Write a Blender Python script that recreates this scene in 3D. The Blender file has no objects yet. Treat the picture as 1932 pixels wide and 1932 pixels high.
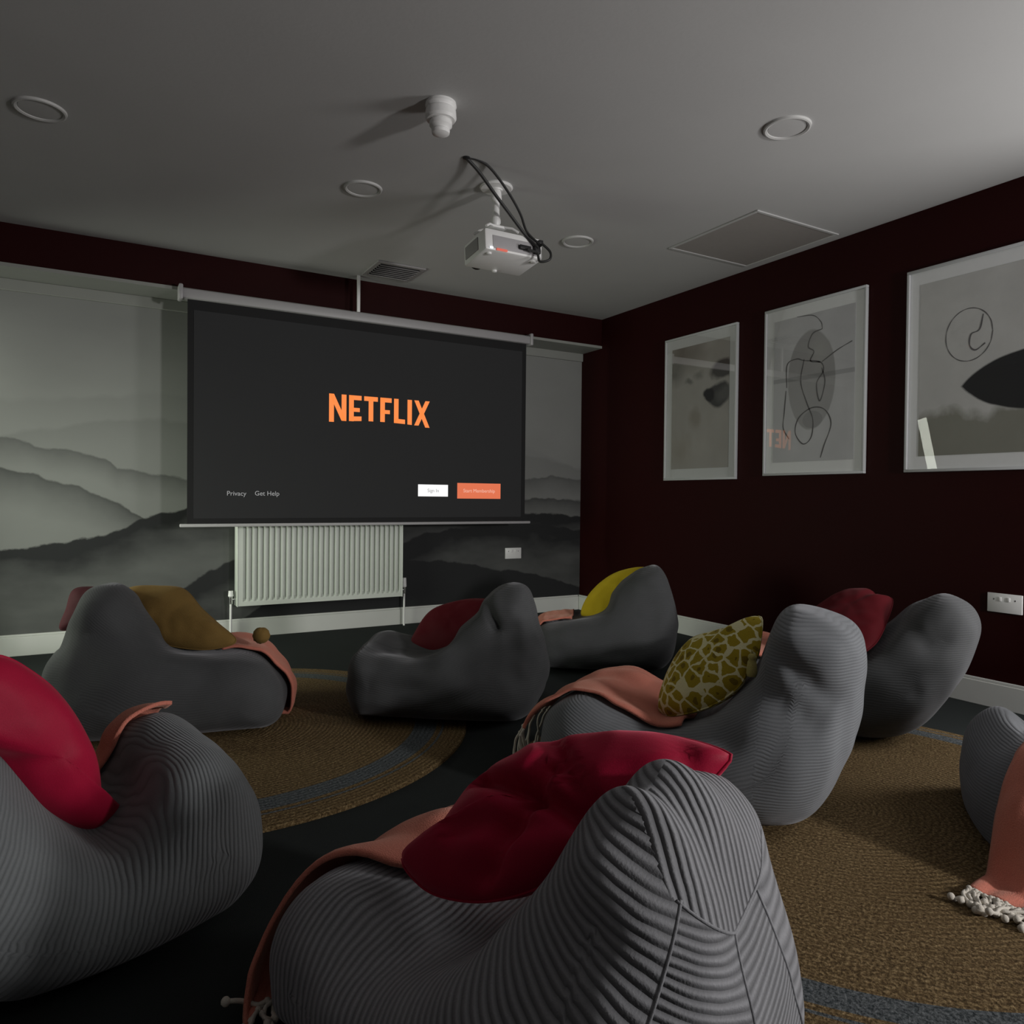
import bpy, bmesh, math, random
from mathutils import Vector, Matrix, noise
C = bpy.context.scene.collection
PI = math.pi
random.seed(7)

# ---------------------------------------------------------------- camera, world, light, exposure
CAM_H = 0.942
cam = bpy.data.objects.new('camera', bpy.data.cameras.new('camera'))
C.objects.link(cam)
cam.location = (0, 0, CAM_H)
_yaw, _pitch, _roll = 0.5287, -0.0157, 0.0097
_c, _s = math.cos(_yaw), math.sin(_yaw)
_r0 = Vector((_c, -_s, 0)); _f0 = Vector((_s, _c, 0)); _u0 = Vector((0, 0, 1))
_fw = _f0 * math.cos(_pitch) + _u0 * math.sin(_pitch)
_up = -_f0 * math.sin(_pitch) + _u0 * math.cos(_pitch)
_R = _r0 * math.cos(_roll) + _up * math.sin(_roll)
_U = _up * math.cos(_roll) - _r0 * math.sin(_roll)
_B = -_fw
cam.matrix_world = Matrix(((_R.x, _U.x, _B.x, 0), (_R.y, _U.y, _B.y, 0), (_R.z, _U.z, _B.z, CAM_H), (0, 0, 0, 1)))
cam.data.sensor_width = 36
cam.data.lens = 36 * 1377.18 / 1932
cam.data.shift_x = -11.79 / 1932
cam.data.shift_y = -4.85 / 1932
cam.data.clip_start = 0.05
bpy.context.scene.camera = cam

world = bpy.data.worlds.new('world'); bpy.context.scene.world = world
world.use_nodes = True
world.node_tree.nodes['Background'].inputs[0].default_value = (0.75, 0.85, 1, 1)
world.node_tree.nodes['Background'].inputs[1].default_value = 0.02

def area(name, loc, target, sx, sy, power, col, spread=180):
    l = bpy.data.lights.new(name, 'AREA'); l.shape = 'RECTANGLE'; l.size = sx; l.size_y = sy
    l.energy = power; l.color = col; l.spread = math.radians(spread)
    o = bpy.data.objects.new(name, l); C.objects.link(o); o.location = loc
    o.rotation_euler = (Vector(target) - Vector(loc)).to_track_quat('-Z', 'Y').to_euler()
    return o
area('rear_window_light', (2.72, -1.72, 1.26), (2.0, 3.0, 1.4), 0.30, 0.30, 72, (1.0, 0.975, 0.96))
area('doorway_light', (3.60, 0.62, 1.12), (1.2, 2.2, 1.3), 0.55, 1.3, 25, (1.0, 0.98, 0.97))
area('left_fill_light', (-1.17, 3.9, 0.72), (1.6, 4.5, 0.0), 0.9, 0.95, 15, (0.93, 1.0, 0.84), 115)  # unseen low source, added to brighten the floor and radiator from the left
_sl = area('curtain_gap_light', (-1.185, 4.83, 1.25), (0.0, 4.83, 1.25), 0.11, 1.35, 5, (0.95, 1.0, 0.86), 80)
_sl.rotation_euler = (PI / 2 - 0.22 * 0, 0, -PI / 2)
_sl.rotation_euler = (Matrix.Rotation(-0.22, 4, 'X') @ Matrix.Rotation(-PI / 2, 4, 'Z') @ Matrix.Rotation(PI / 2, 4, 'X')).to_euler()
_vs = bpy.context.scene.view_settings
_vs.view_transform = 'Standard'; _vs.look = 'None'; _vs.gamma = 1; _vs.exposure = 0.0; _vs.use_curve_mapping = False

# ---------------------------------------------------------------- traced and measured shapes, in metres
BAGS = {"B": {"loc": [-0.05, 1.834], "rot": 0.2157, "outline": [[-0.372, 0.162], [-0.403, 0.44], [-0.376, 0.7], [-0.317, 0.803], [-0.246, 0.789], [-0.178, 0.617], [-0.129, 0.473], [-0.078, 0.373], [-0.016, 0.293], [0.041, 0.248], [0.104, 0.301], [0.138, 0.384], [0.192, 0.416], [0.261, 0.411], [0.327, 0.349], [0.373, 0.256], [0.379, 0.146], [0.335, 0.053], [0.268, 0.0], [0.155, 0.0], [0.003, 0.0], [-0.13, 0.0]], "skel": [[0.232, 0.185, 0.29], [0.013, 0.121, 0.33], [-0.247, 0.264, 0.34], [-0.304, 0.571, 0.22]]}, "C": {"loc": [0.29, 3.275], "rot": -0.2068, "outline": [[-0.409, 0.067], [-0.452, 0.27], [-0.391, 0.356], [-0.348, 0.484], [-0.295, 0.571], [-0.215, 0.581], [-0.155, 0.542], [-0.11, 0.464], [-0.039, 0.392], [0.113, 0.353], [0.231, 0.349], [0.322, 0.322], [0.394, 0.257], [0.44, 0.145], [0.426, 0.036], [0.354, 0.0], [0.233, 0.0], [-0.039, 0.0], [-0.259, 0.0]], "skel": [[0.252, 0.137, 0.34], [-0.039, 0.159, 0.36], [-0.241, 0.195, 0.34], [-0.259, 0.42, 0.22]]}, "D": {"loc": [1.362, 2.933], "rot": 2.498, "outline": [[-0.378, 0.027], [-0.443, 0.209], [-0.424, 0.32], [-0.374, 0.407], [-0.339, 0.54], [-0.238, 0.556], [-0.159, 0.525], [-0.103, 0.433], [-0.012, 0.351], [0.08, 0.312], [0.243, 0.314], [0.373, 0.328], [0.419, 0.246], [0.414, 0.108], [0.359, 0.006], [0.217, 0.0], [-0.038, 0.0], [-0.221, 0.0]], "skel": [[0.242, 0.137, 0.32], [-0.037, 0.148, 0.34], [-0.241, 0.179, 0.32], [-0.251, 0.381, 0.16]]}, "E": {"loc": [2.479, 3.323], "rot": 2.4973, "outline": [[-0.346, 0.019], [-0.434, 0.201], [-0.421, 0.345], [-0.374, 0.488], [-0.325, 0.574], [-0.239, 0.56], [-0.14, 0.483], [-0.055, 0.393], [0.031, 0.333], [0.205, 0.299], [0.337, 0.265], [0.396, 0.175], [0.38, 0.057], [0.29, 0.0], [-0.06, 0.0]], "skel": [[0.204, 0.137, 0.32], [-0.058, 0.16, 0.34], [-0.272, 0.211, 0.32], [-0.278, 0.428, 0.16]]}, "F": {"loc": [1.702, 1.758], "rot": 2.1329, "outline": [[-0.392, 0.049], [-0.473, 0.216], [-0.506, 0.416], [-0.495, 0.534], [-0.433, 0.588], [-0.319, 0.609], [-0.26, 0.573], [-0.217, 0.482], [-0.156, 0.379], [-0.045, 0.294], [0.072, 0.265], [0.177, 0.297], [0.287, 0.34], [0.402, 0.316], [0.48, 0.233], [0.488, 0.104], [0.437, 0.004], [0.245, 0.0], [-0.018, 0.0], [-0.254, 0.0]], "skel": [[0.266, 0.141, 0.34], [0.002, 0.117, 0.38], [-0.266, 0.212, 0.36], [-0.35, 0.442, 0.26]]}, "G": {"loc": [2.691, 2.035], "rot": 2.0884, "outline": [[-0.389, 0.073], [-0.493, 0.232], [-0.559, 0.371], [-0.585, 0.473], [-0.547, 0.549], [-0.461, 0.587], [-0.382, 0.556], [-0.31, 0.498], [-0.237, 0.397], [-0.122, 0.309], [0.019, 0.297], [0.211, 0.327], [0.392, 0.336], [0.521, 0.277], [0.569, 0.175], [0.518, 0.078], [0.295, 0.018], [-0.047, 0.0], [-0.262, 0.01]], "skel": [[0.343, 0.173, 0.34], [-0.045, 0.147, 0.36], [-0.314, 0.228, 0.34], [-0.437, 0.428, 0.22]]}, "H": {"loc": [2.397, 0.903], "rot": 2.2781, "outline": [[-0.381, 0.0], [-0.453, 0.153], [-0.438, 0.418], [-0.356, 0.601], [-0.256, 0.594], [-0.176, 0.428], [-0.104, 0.312], [0.006, 0.264], [0.11, 0.3], [0.206, 0.359], [0.278, 0.315], [0.326, 0.23], [0.331, 0.113], [0.304, 0.0], [0.247, 0.0], [0.102, 0.0], [-0.123, 0.0]], "skel": [[0.153, 0.097, 0.34], [-0.064, 0.089, 0.36], [-0.265, 0.149, 0.34], [-0.32, 0.417, 0.22]]}, "A": {"loc": [0.622, 1.086], "rot": 1.9497, "outline": [[-0.366, 0], [-0.461, 0.12], [-0.461, 0.26], [-0.426, 0.38], [-0.383, 0.47], [-0.323, 0.515], [-0.254, 0.51], [-0.194, 0.44], [-0.117, 0.34], [-0.022, 0.26], [0.064, 0.23], [0.141, 0.24], [0.216, 0.28], [0.291, 0.29], [0.358, 0.24], [0.389, 0.13], [0.351, 0.02], [0.231, 0], [-0.005, 0], [-0.22, 0]], "skel": [[0.21, 0.14, 0.29], [0.0, 0.13, 0.31], [-0.22, 0.18, 0.31], [-0.3, 0.4, 0.2]]}}
FOLDS = {"B": [], "C": [], "D": [[-0.172, 0.52, -0.236, 0.396, 0.03, 0.02], [-0.045, 0.364, -0.153, 0.262, 0.02, 0.02], [0.248, 0.188, 0.029, 0.175, 0.015, 0.03], [-0.31, 0.398, -0.322, 0.231, 0.015, 0.04]], "E": [], "F": [[-0.276, 0.526, -0.424, 0.41, 0.02, 0.03], [-0.208, 0.438, -0.386, 0.348, 0.02, 0.035], [-0.002, 0.328, -0.182, 0.273, 0.015, 0.03]], "G": [[-0.301, 0.505, -0.413, 0.4, 0.016, 0.024], [-0.228, 0.389, -0.365, 0.249, 0.016, 0.024]], "H": []}
FLATS = {"cushA": {"cr": [[0.031, 0.127, 0.32, -0.947, 0.03, 0.018], [0.048, 0.031, -0.784, -0.62, 0.035, 0.02], [-0.119, 0.085, 0.785, -0.619, 0.04, 0.016], [0.26, 0.035, 0.093, -0.996, 0.02, 0.02], [-0.167, -0.012, 0.967, -0.256, 0.015, 0.02]], "o": [0.686, 1.055, 0.402], "u": [0.656, -0.617, 0.434], "v": [0.335, 0.754, 0.565], "n": [-0.676, -0.225, 0.702], "pts": [[-0.301, 0.013], [-0.273, -0.035], [-0.222, -0.079], [-0.13, -0.116], [-0.024, -0.123], [0.093, -0.101], [0.227, -0.077], [0.315, -0.034], [0.323, -0.021], [0.283, 0.018], [0.222, 0.059], [0.134, 0.097], [0.025, 0.125], [-0.071, 0.122], [-0.147, 0.095], [-0.205, 0.047], [-0.25, 0.011]]}, "cushB": {"cr": [], "o": [-0.09, 1.761, 0.414], "u": [-0.333, -0.169, 0.928], "v": [-0.775, -0.511, -0.371], "n": [0.537, -0.843, 0.039], "pts": [[0.209, 0.126], [0.246, 0.047], [0.222, -0.012], [0.161, -0.05], [0.086, -0.077], [-0.001, -0.086], [-0.098, -0.08], [-0.177, -0.064], [-0.232, -0.089], [-0.237, -0.036], [-0.206, 0.002], [-0.124, 0.049], [-0.033, 0.076], [0.054, 0.08], [0.13, 0.115]]}, "cushD": {"cr": [], "o": [1.424, 2.984, 0.364], "u": [0.671, -0.448, 0.591], "v": [0.066, 0.83, 0.554], "n": [-0.739, -0.332, 0.586], "pts": [[-0.238, 0.048], [-0.177, 0.127], [-0.09, 0.167], [0.012, 0.139], [0.139, 0.058], [0.238, -0.064], [0.195, -0.198], [0.043, -0.189], [-0.122, -0.089]]}, "cushE": {"cr": [], "o": [2.614, 3.306, 0.386], "u": [0.664, -0.429, 0.613], "v": [-0.143, 0.731, 0.667], "n": [-0.734, -0.53, 0.424], "pts": [[-0.246, 0.044], [-0.16, 0.115], [-0.038, 0.141], [0.085, 0.124], [0.214, 0.047], [0.253, -0.064], [0.137, -0.171], [-0.044, -0.166], [-0.201, -0.07]]}, "cushF": {"cr": [], "o": [1.69, 1.685, 0.406], "u": [0.483, -0.486, 0.728], "v": [0.299, 0.873, 0.384], "n": [-0.823, 0.032, 0.567], "pts": [[-0.215, 0.013], [-0.182, 0.065], [-0.122, 0.109], [-0.058, 0.137], [0.026, 0.139], [0.089, 0.101], [0.154, 0.051], [0.23, 0.011], [0.186, -0.057], [0.147, -0.096], [0.1, -0.115], [0.037, -0.139], [-0.053, -0.123], [-0.14, -0.074], [-0.2, -0.023]]}, "cushG": {"cr": [], "o": [2.734, 1.908, 0.465], "u": [0.693, -0.623, 0.363], "v": [0.535, 0.781, 0.322], "n": [-0.484, -0.029, 0.875], "pts": [[-0.17, 0.088], [-0.088, 0.159], [0.03, 0.186], [0.121, 0.15], [0.129, 0.073], [0.17, 0.033], [0.107, -0.086], [-0.002, -0.228], [-0.115, -0.259], [-0.182, -0.116]]}, "cushC": {"cr": [], "o": [0.294, 3.327, 0.432], "u": [0.708, -0.643, -0.29], "v": [0.624, 0.378, 0.684], "n": [-0.33, -0.666, 0.669], "pts": [[-0.273, -0.001], [-0.254, 0.058], [-0.157, 0.105], [-0.051, 0.132], [0.075, 0.081], [0.177, 0.047], [0.295, 0.007], [0.258, -0.046], [0.175, -0.089], [0.045, -0.117], [-0.091, -0.107], [-0.201, -0.07]]}, "cushC2": {"cr": [], "o": [0.009, 3.572, 0.44], "u": [0.734, -0.419, 0.534], "v": [-0.363, 0.422, 0.831], "n": [-0.574, -0.804, 0.158], "pts": [[-0.162, 0.021], [-0.103, 0.076], [-0.036, 0.133], [0.061, 0.086], [0.159, 0.016], [0.151, -0.078], [0.091, -0.145], [-0.04, -0.092], [-0.122, -0.016]]}}
POMPOM = [0.605, 3.134, 0.363]
TASSEL = [1.695, 1.515, 0.497]
CABLES = [[[1.386, 2.842, 2.398], [1.467, 2.875, 2.366], [1.566, 2.909, 2.302], [1.667, 2.942, 2.238], [1.76, 2.967, 2.176], [1.815, 2.945, 2.12]], [[1.386, 2.842, 2.398], [1.434, 2.837, 2.401], [1.507, 2.852, 2.387], [1.611, 2.883, 2.322], [1.701, 2.922, 2.253], [1.766, 2.964, 2.191], [1.83, 2.94, 2.13]]]
RIDGES = [{"p": [[-0.599, 1.481], [-0.453, 1.492], [-0.198, 1.512], [0.073, 1.543], [0.303, 1.584], [0.514, 1.588], [1.357, 1.59], [3.032, 1.37], [3.589, 1.215]], "d": 0.05, "f": 0.3}, {"p": [[-0.599, 1.223], [-0.453, 1.275], [-0.302, 1.32], [-0.145, 1.353], [0.074, 1.399], [0.303, 1.426], [0.515, 1.42], [1.358, 1.332], [3.103, 1.296], [3.331, 1.26], [3.589, 1.206]], "d": 0.1, "f": 0.25}, {"p": [[-0.599, 1.223], [-0.453, 1.26], [-0.353, 1.256], [-0.302, 1.237], [-0.224, 1.206], [-0.064, 1.2], [0.074, 1.167], [0.13, 1.111], [0.304, 1.083], [0.5, 1.055], [1.36, 0.964], [3.035, 1.091], [3.105, 1.106], [3.332, 1.133], [3.591, 1.098]], "d": 0.5, "f": 0.16}, {"p": [[-0.599, 1.095], [-0.453, 1.087], [-0.302, 1.058], [-0.224, 1.023], [-0.064, 0.994], [0.074, 0.926], [0.188, 0.862], [0.275, 0.806], [0.516, 0.683], [1.745, 0.623], [3.036, 0.94], [3.292, 0.956], [3.593, 0.918]], "d": 0.58, "f": 0.24}, {"p": [[-0.6, 0.613], [-0.454, 0.624], [-0.302, 0.629], [-0.145, 0.657], [0.018, 0.685], [0.159, 0.728], [0.275, 0.802], [0.516, 0.859], [1.36, 0.908], [2.603, 0.821], [3.108, 0.82], [3.595, 0.801]], "d": 0.62, "f": 0.3}, {"p": [[-0.601, 0.015], [-0.455, 0.0], [0.075, -0.021], [0.365, 0.118], [0.486, 0.328], [0.611, 0.424], [0.804, 0.52], [1.363, 0.483], [1.948, 0.587], [2.158, 0.67], [2.376, 0.707], [2.841, 0.748], [3.109, 0.746], [3.597, 0.674]], "d": 0.5, "f": 0.22}, {"p": [[-0.602, -0.164], [-0.455, -0.183], [0.806, 0.082], [1.363, 0.483], [1.746, 0.508], [1.948, 0.493], [2.469, 0.443], [2.654, 0.395], [3.094, 0.334], [3.603, 0.194]], "d": 0.7, "f": 0.6}]

RW, BY, MY, CH = 3.5875, 4.8174, 5.0954, 2.4       # right wall x, bulkhead y, mural y, ceiling z
LW, FY = -1.2, -1.8

# ---------------------------------------------------------------- materials
def mat(name):
    m = bpy.data.materials.new(name); m.use_nodes = True
    nt = m.node_tree; b = nt.nodes['Principled BSDF']
    return m, nt, b
def N(nt, t, **k):
    n = nt.nodes.new(t)
    for a, v in k.items(): setattr(n, a, v)
    return n
def math_(nt, op, a, b=None, clamp=False):
    n = nt.nodes.new('ShaderNodeMath'); n.operation = op; n.use_clamp = clamp
    for i, v in enumerate((a, b)):
        if v is None: continue
        if isinstance(v, (int, float)): n.inputs[i].default_value = v
        else: nt.links.new(v, n.inputs[i])
    return n.outputs[0]
def mixc(nt, f, a, b):
    n = nt.nodes.new('ShaderNodeMix'); n.data_type = 'RGBA'
    for i, v in ((0, f), (6, a), (7, b)):
        if isinstance(v, (int, float)): n.inputs[i].default_value = v
        elif isinstance(v, tuple): n.inputs[i].default_value = v if len(v) == 4 else v + (1,)
        else: nt.links.new(v, n.inputs[i])
    return n.outputs[2]
def plain(name, col, rough=0.6, noise_amt=0.06, scale=30, bump=0.0, bscale=200, metal=0.0, spec=0.5, emit=None):
    m, nt, b = mat(name)
    tc = N(nt, 'ShaderNodeTexCoord'); nz = N(nt, 'ShaderNodeTexNoise'); nz.inputs['Scale'].default_value = scale
    nt.links.new(tc.outputs['Object'], nz.inputs['Vector'])
    d = tuple(c * (1 - noise_amt) for c in col); e = tuple(min(1, c * (1 + noise_amt)) for c in col)
    nt.links.new(mixc(nt, nz.outputs['Fac'], d, e), b.inputs['Base Color'])
    b.inputs['Roughness'].default_value = rough; b.inputs['Metallic'].default_value = metal
    b.inputs['Specular IOR Level'].default_value = spec
    if bump:
        n2 = N(nt, 'ShaderNodeTexNoise'); n2.inputs['Scale'].default_value = bscale
        nt.links.new(tc.outputs['Object'], n2.inputs['Vector'])
        bp = N(nt, 'ShaderNodeBump'); bp.inputs['Strength'].default_value = bump; bp.inputs['Distance'].default_value = 0.004
        nt.links.new(n2.outputs['Fac'], bp.inputs['Height']); nt.links.new(bp.outputs[0], b.inputs['Normal'])
    if emit:
        b.inputs['Emission Color'].default_value = emit[0] + (1,); b.inputs['Emission Strength'].default_value = emit[1]
    return m

def fabric_finish(nt, b, col_out, sheen=0.35, rough=0.85, sheen_col=(0.8, 0.8, 0.85)):
    if col_out is not None: nt.links.new(col_out, b.inputs['Base Color'])
    b.inputs['Roughness'].default_value = rough; b.inputs['Specular IOR Level'].default_value = 0.15
    b.inputs['Sheen Weight'].default_value = sheen; b.inputs['Sheen Roughness'].default_value = 0.4
    b.inputs['Sheen Tint'].default_value = sheen_col + (1,)

def corduroy(name, pitch=0.011, col=(0.145, 0.15, 0.155), depth=0.006, floor_=0.42):
    """wale coordinate comes from the UV map in metres"""
    m, nt, b = mat(name)
    uv = N(nt, 'ShaderNodeUVMap'); uv.uv_map = 'wale'
    sep = N(nt, 'ShaderNodeSeparateXYZ'); nt.links.new(uv.outputs[0], sep.inputs[0])
    tc = N(nt, 'ShaderNodeTexCoord')
    wob = N(nt, 'ShaderNodeTexNoise'); wob.inputs['Scale'].default_value = 9; nt.links.new(tc.outputs['Object'], wob.inputs['Vector'])
    u = math_(nt, 'ADD', sep.outputs[0], math_(nt, 'MULTIPLY', wob.outputs['Fac'], 0.012))
    ph = math_(nt, 'MULTIPLY', u, 2 * PI / pitch)
    sn = math_(nt, 'SINE', ph)
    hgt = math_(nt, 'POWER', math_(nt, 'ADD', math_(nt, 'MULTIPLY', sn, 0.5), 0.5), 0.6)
    fine = N(nt, 'ShaderNodeTexNoise'); fine.inputs['Scale'].default_value = 260; fine.inputs['Detail'].default_value = 3
    nt.links.new(tc.outputs['Object'], fine.inputs['Vector'])
    big = N(nt, 'ShaderNodeTexNoise'); big.inputs['Scale'].default_value = 14; big.inputs['Detail'].default_value = 4
    nt.links.new(tc.outputs['Object'], big.inputs['Vector'])
    # groove shade painted into the colour: dark between the wales, lighter on top
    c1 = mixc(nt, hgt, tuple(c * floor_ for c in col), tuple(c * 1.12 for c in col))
    c2 = mixc(nt, math_(nt, 'MULTIPLY', big.outputs['Fac'], 0.5), c1, tuple(c * 1.5 for c in col))
    c3 = mixc(nt, math_(nt, 'MULTIPLY', fine.outputs['Fac'], 0.4), c2, tuple(c * 0.6 for c in col))
    fabric_finish(nt, b, c3, 0.25)
    hh = math_(nt, 'ADD', hgt, math_(nt, 'MULTIPLY', fine.outputs['Fac'], 0.25))
    bp = N(nt, 'ShaderNodeBump'); bp.inputs['Strength'].default_value = 0.9; bp.inputs['Distance'].default_value = depth
    nt.links.new(hh, bp.inputs['Height']); nt.links.new(bp.outputs[0], b.inputs['Normal'])
    return m

def woven(name, col, col2=None, scale=420, sheen=0.3, rough=0.85, bump=0.5, blot=0.2):
    m, nt, b = mat(name)
    tc = N(nt, 'ShaderNodeTexCoord')
    a = N(nt, 'ShaderNodeTexNoise'); a.inputs['Scale'].default_value = scale; nt.links.new(tc.outputs['Object'], a.inputs['Vector'])
    g = N(nt, 'ShaderNodeTexNoise'); g.inputs['Scale'].default_value = 12; nt.links.new(tc.outputs['Object'], g.inputs['Vector'])
    col2 = col2 or tuple(c * 0.55 for c in col)
    c1 = mixc(nt, a.outputs['Fac'], col2, col)
    c2 = mixc(nt, math_(nt, 'MULTIPLY', g.outputs['Fac'], blot), c1, tuple(min(1, c * 1.4) for c in col))
    fabric_finish(nt, b, c2, sheen, rough, tuple(min(1, c * 2 + 0.2) for c in col))
    bp = N(nt, 'ShaderNodeBump'); bp.inputs['Strength'].default_value = bump; bp.inputs['Distance'].default_value = 0.002
    nt.links.new(a.outputs['Fac'], bp.inputs['Height']); nt.links.new(bp.outputs[0], b.inputs['Normal'])
    return m

def patterned_mustard():
    m, nt, b = mat('mustard_ikat_fabric')
    tc = N(nt, 'ShaderNodeTexCoord')
    mp = N(nt, 'ShaderNodeMapping'); mp.inputs['Scale'].default_value = (1, 1, 0.8); nt.links.new(tc.outputs['Object'], mp.inputs['Vector'])
    nz = N(nt, 'ShaderNodeTexNoise'); nz.inputs['Scale'].default_value = 30; nt.links.new(mp.outputs[0], nz.inputs['Vector'])
    ad = N(nt, 'ShaderNodeVectorMath', operation='MULTIPLY_ADD')
    nt.links.new(nz.outputs['Color'], ad.inputs[0]); ad.inputs[1].default_value = (0.03, 0.03, 0.0); nt.links.new(mp.outputs[0], ad.inputs[2])
    v = N(nt, 'ShaderNodeTexVoronoi', feature='DISTANCE_TO_EDGE'); v.inputs['Scale'].default_value = 23; v.inputs['Randomness'].default_value = 0.6
    nt.links.new(ad.outputs[0], v.inputs['Vector'])
    v2 = N(nt, 'ShaderNodeTexVoronoi', feature='F1'); v2.inputs['Scale'].default_value = 23; v2.inputs['Randomness'].default_value = 0.6
    nt.links.new(ad.outputs[0], v2.inputs['Vector'])
    line = math_(nt, 'LESS_THAN', v.outputs['Distance'], 0.085)
    dot = math_(nt, 'LESS_THAN', v2.outputs['Distance'], 0.24)
    c = mixc(nt, line, (0.36, 0.27, 0.02), (0.74, 0.70, 0.42))
    c = mixc(nt, math_(nt, 'MULTIPLY', dot, 0.75), c, (0.13, 0.085, 0.012))
    fabric_finish(nt, b, c, 0.2, 0.8, (0.9, 0.8, 0.4))
    f = N(nt, 'ShaderNodeTexNoise'); f.inputs['Scale'].default_value = 300; nt.links.new(tc.outputs['Object'], f.inputs['Vector'])
    h = math_(nt, 'ADD', f.outputs['Fac'], line)
    bp = N(nt, 'ShaderNodeBump'); bp.inputs['Strength'].default_value = 0.5; bp.inputs['Distance'].default_value = 0.003
    nt.links.new(h, bp.inputs['Height']); nt.links.new(bp.outputs[0], b.inputs['Normal'])
    return m

def jute(name, r0=0.815, r1=0.905):
    """concentric braid; object origin is the rug's centre"""
    m, nt, b = mat(name)
    tc = N(nt, 'ShaderNodeTexCoord')
    ln = N(nt, 'ShaderNodeVectorMath', operation='LENGTH')
    fl = N(nt, 'ShaderNodeVectorMath', operation='MULTIPLY'); fl.inputs[1].default_value = (1, 1, 0)
    nt.links.new(tc.outputs['Object'], fl.inputs[0]); nt.links.new(fl.outputs[0], ln.inputs[0])
    r = ln.outputs['Value']
    sp = N(nt, 'ShaderNodeSeparateXYZ'); nt.links.new(tc.outputs['Object'], sp.inputs[0])
    ang = math_(nt, 'ARCTAN2', sp.outputs[1], sp.outputs[0])
    rr = math_(nt, 'ADD', r, math_(nt, 'MULTIPLY', ang, 0.018 / (2 * PI)))       # a spiral
    ring = math_(nt, 'ADD', math_(nt, 'MULTIPLY', math_(nt, 'SINE', math_(nt, 'MULTIPLY', rr, 2 * PI / 0.018)), 0.5), 0.5)
    n1 = N(nt, 'ShaderNodeTexNoise'); n1.inputs['Scale'].default_value = 135; n1.inputs['Detail'].default_value = 5; n1.inputs['Roughness'].default_value = 0.7
    nt.links.new(tc.outputs['Object'], n1.inputs['Vector'])
    n2 = N(nt, 'ShaderNodeTexNoise'); n2.inputs['Scale'].default_value = 6; nt.links.new(tc.outputs['Object'], n2.inputs['Vector'])
    cr = N(nt, 'ShaderNodeValToRGB'); e = cr.color_ramp.elements
    e[0].position = 0.36; e[0].color = (0.045, 0.028, 0.010, 1); e[1].position = 0.66; e[1].color = (0.56, 0.41, 0.21, 1)
    k = cr.color_ramp.elements.new(0.5); k.color = (0.21, 0.14, 0.062, 1)
    nt.links.new(n1.outputs['Fac'], cr.inputs[0])
    c0 = mixc(nt, math_(nt, 'MULTIPLY', n2.outputs['Fac'], 0.3), cr.outputs[0], (0.24, 0.14, 0.062))
    c1 = mixc(nt, math_(nt, 'POWER', ring, 0.5), mixc(nt, 0.4, c0, (0.06, 0.035, 0.015)), c0)
    gr = N(nt, 'ShaderNodeValToRGB'); e = gr.color_ramp.elements
    e[0].position = 0.38; e[0].color = (0.035, 0.045, 0.05, 1); e[1].position = 0.66; e[1].color = (0.24, 0.26, 0.27, 1)
    nt.links.new(n1.outputs['Fac'], gr.inputs[0])
    a1 = math_(nt, 'GREATER_THAN', r, r0); a2 = math_(nt, 'LESS_THAN', r, r1)
    b1 = math_(nt, 'GREATER_THAN', r, r1 + 0.02); b2 = math_(nt, 'LESS_THAN', r, r1 + 0.03)
    band = math_(nt, 'MAXIMUM', math_(nt, 'MULTIPLY', a1, a2), math_(nt, 'MULTIPLY', b1, b2))
    c2 = mixc(nt, band, c1, gr.outputs[0])
    fabric_finish(nt, b, c2, 0.0, 0.75)
    hh = math_(nt, 'ADD', math_(nt, 'MULTIPLY', ring, 0.8), math_(nt, 'MULTIPLY', n1.outputs['Fac'], 2.6))
    bp = N(nt, 'ShaderNodeBump'); bp.inputs['Strength'].default_value = 1.0; bp.inputs['Distance'].default_value = 0.005
    nt.links.new(hh, bp.inputs['Height']); nt.links.new(bp.outputs[0], b.inputs['Normal'])
    return m

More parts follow.
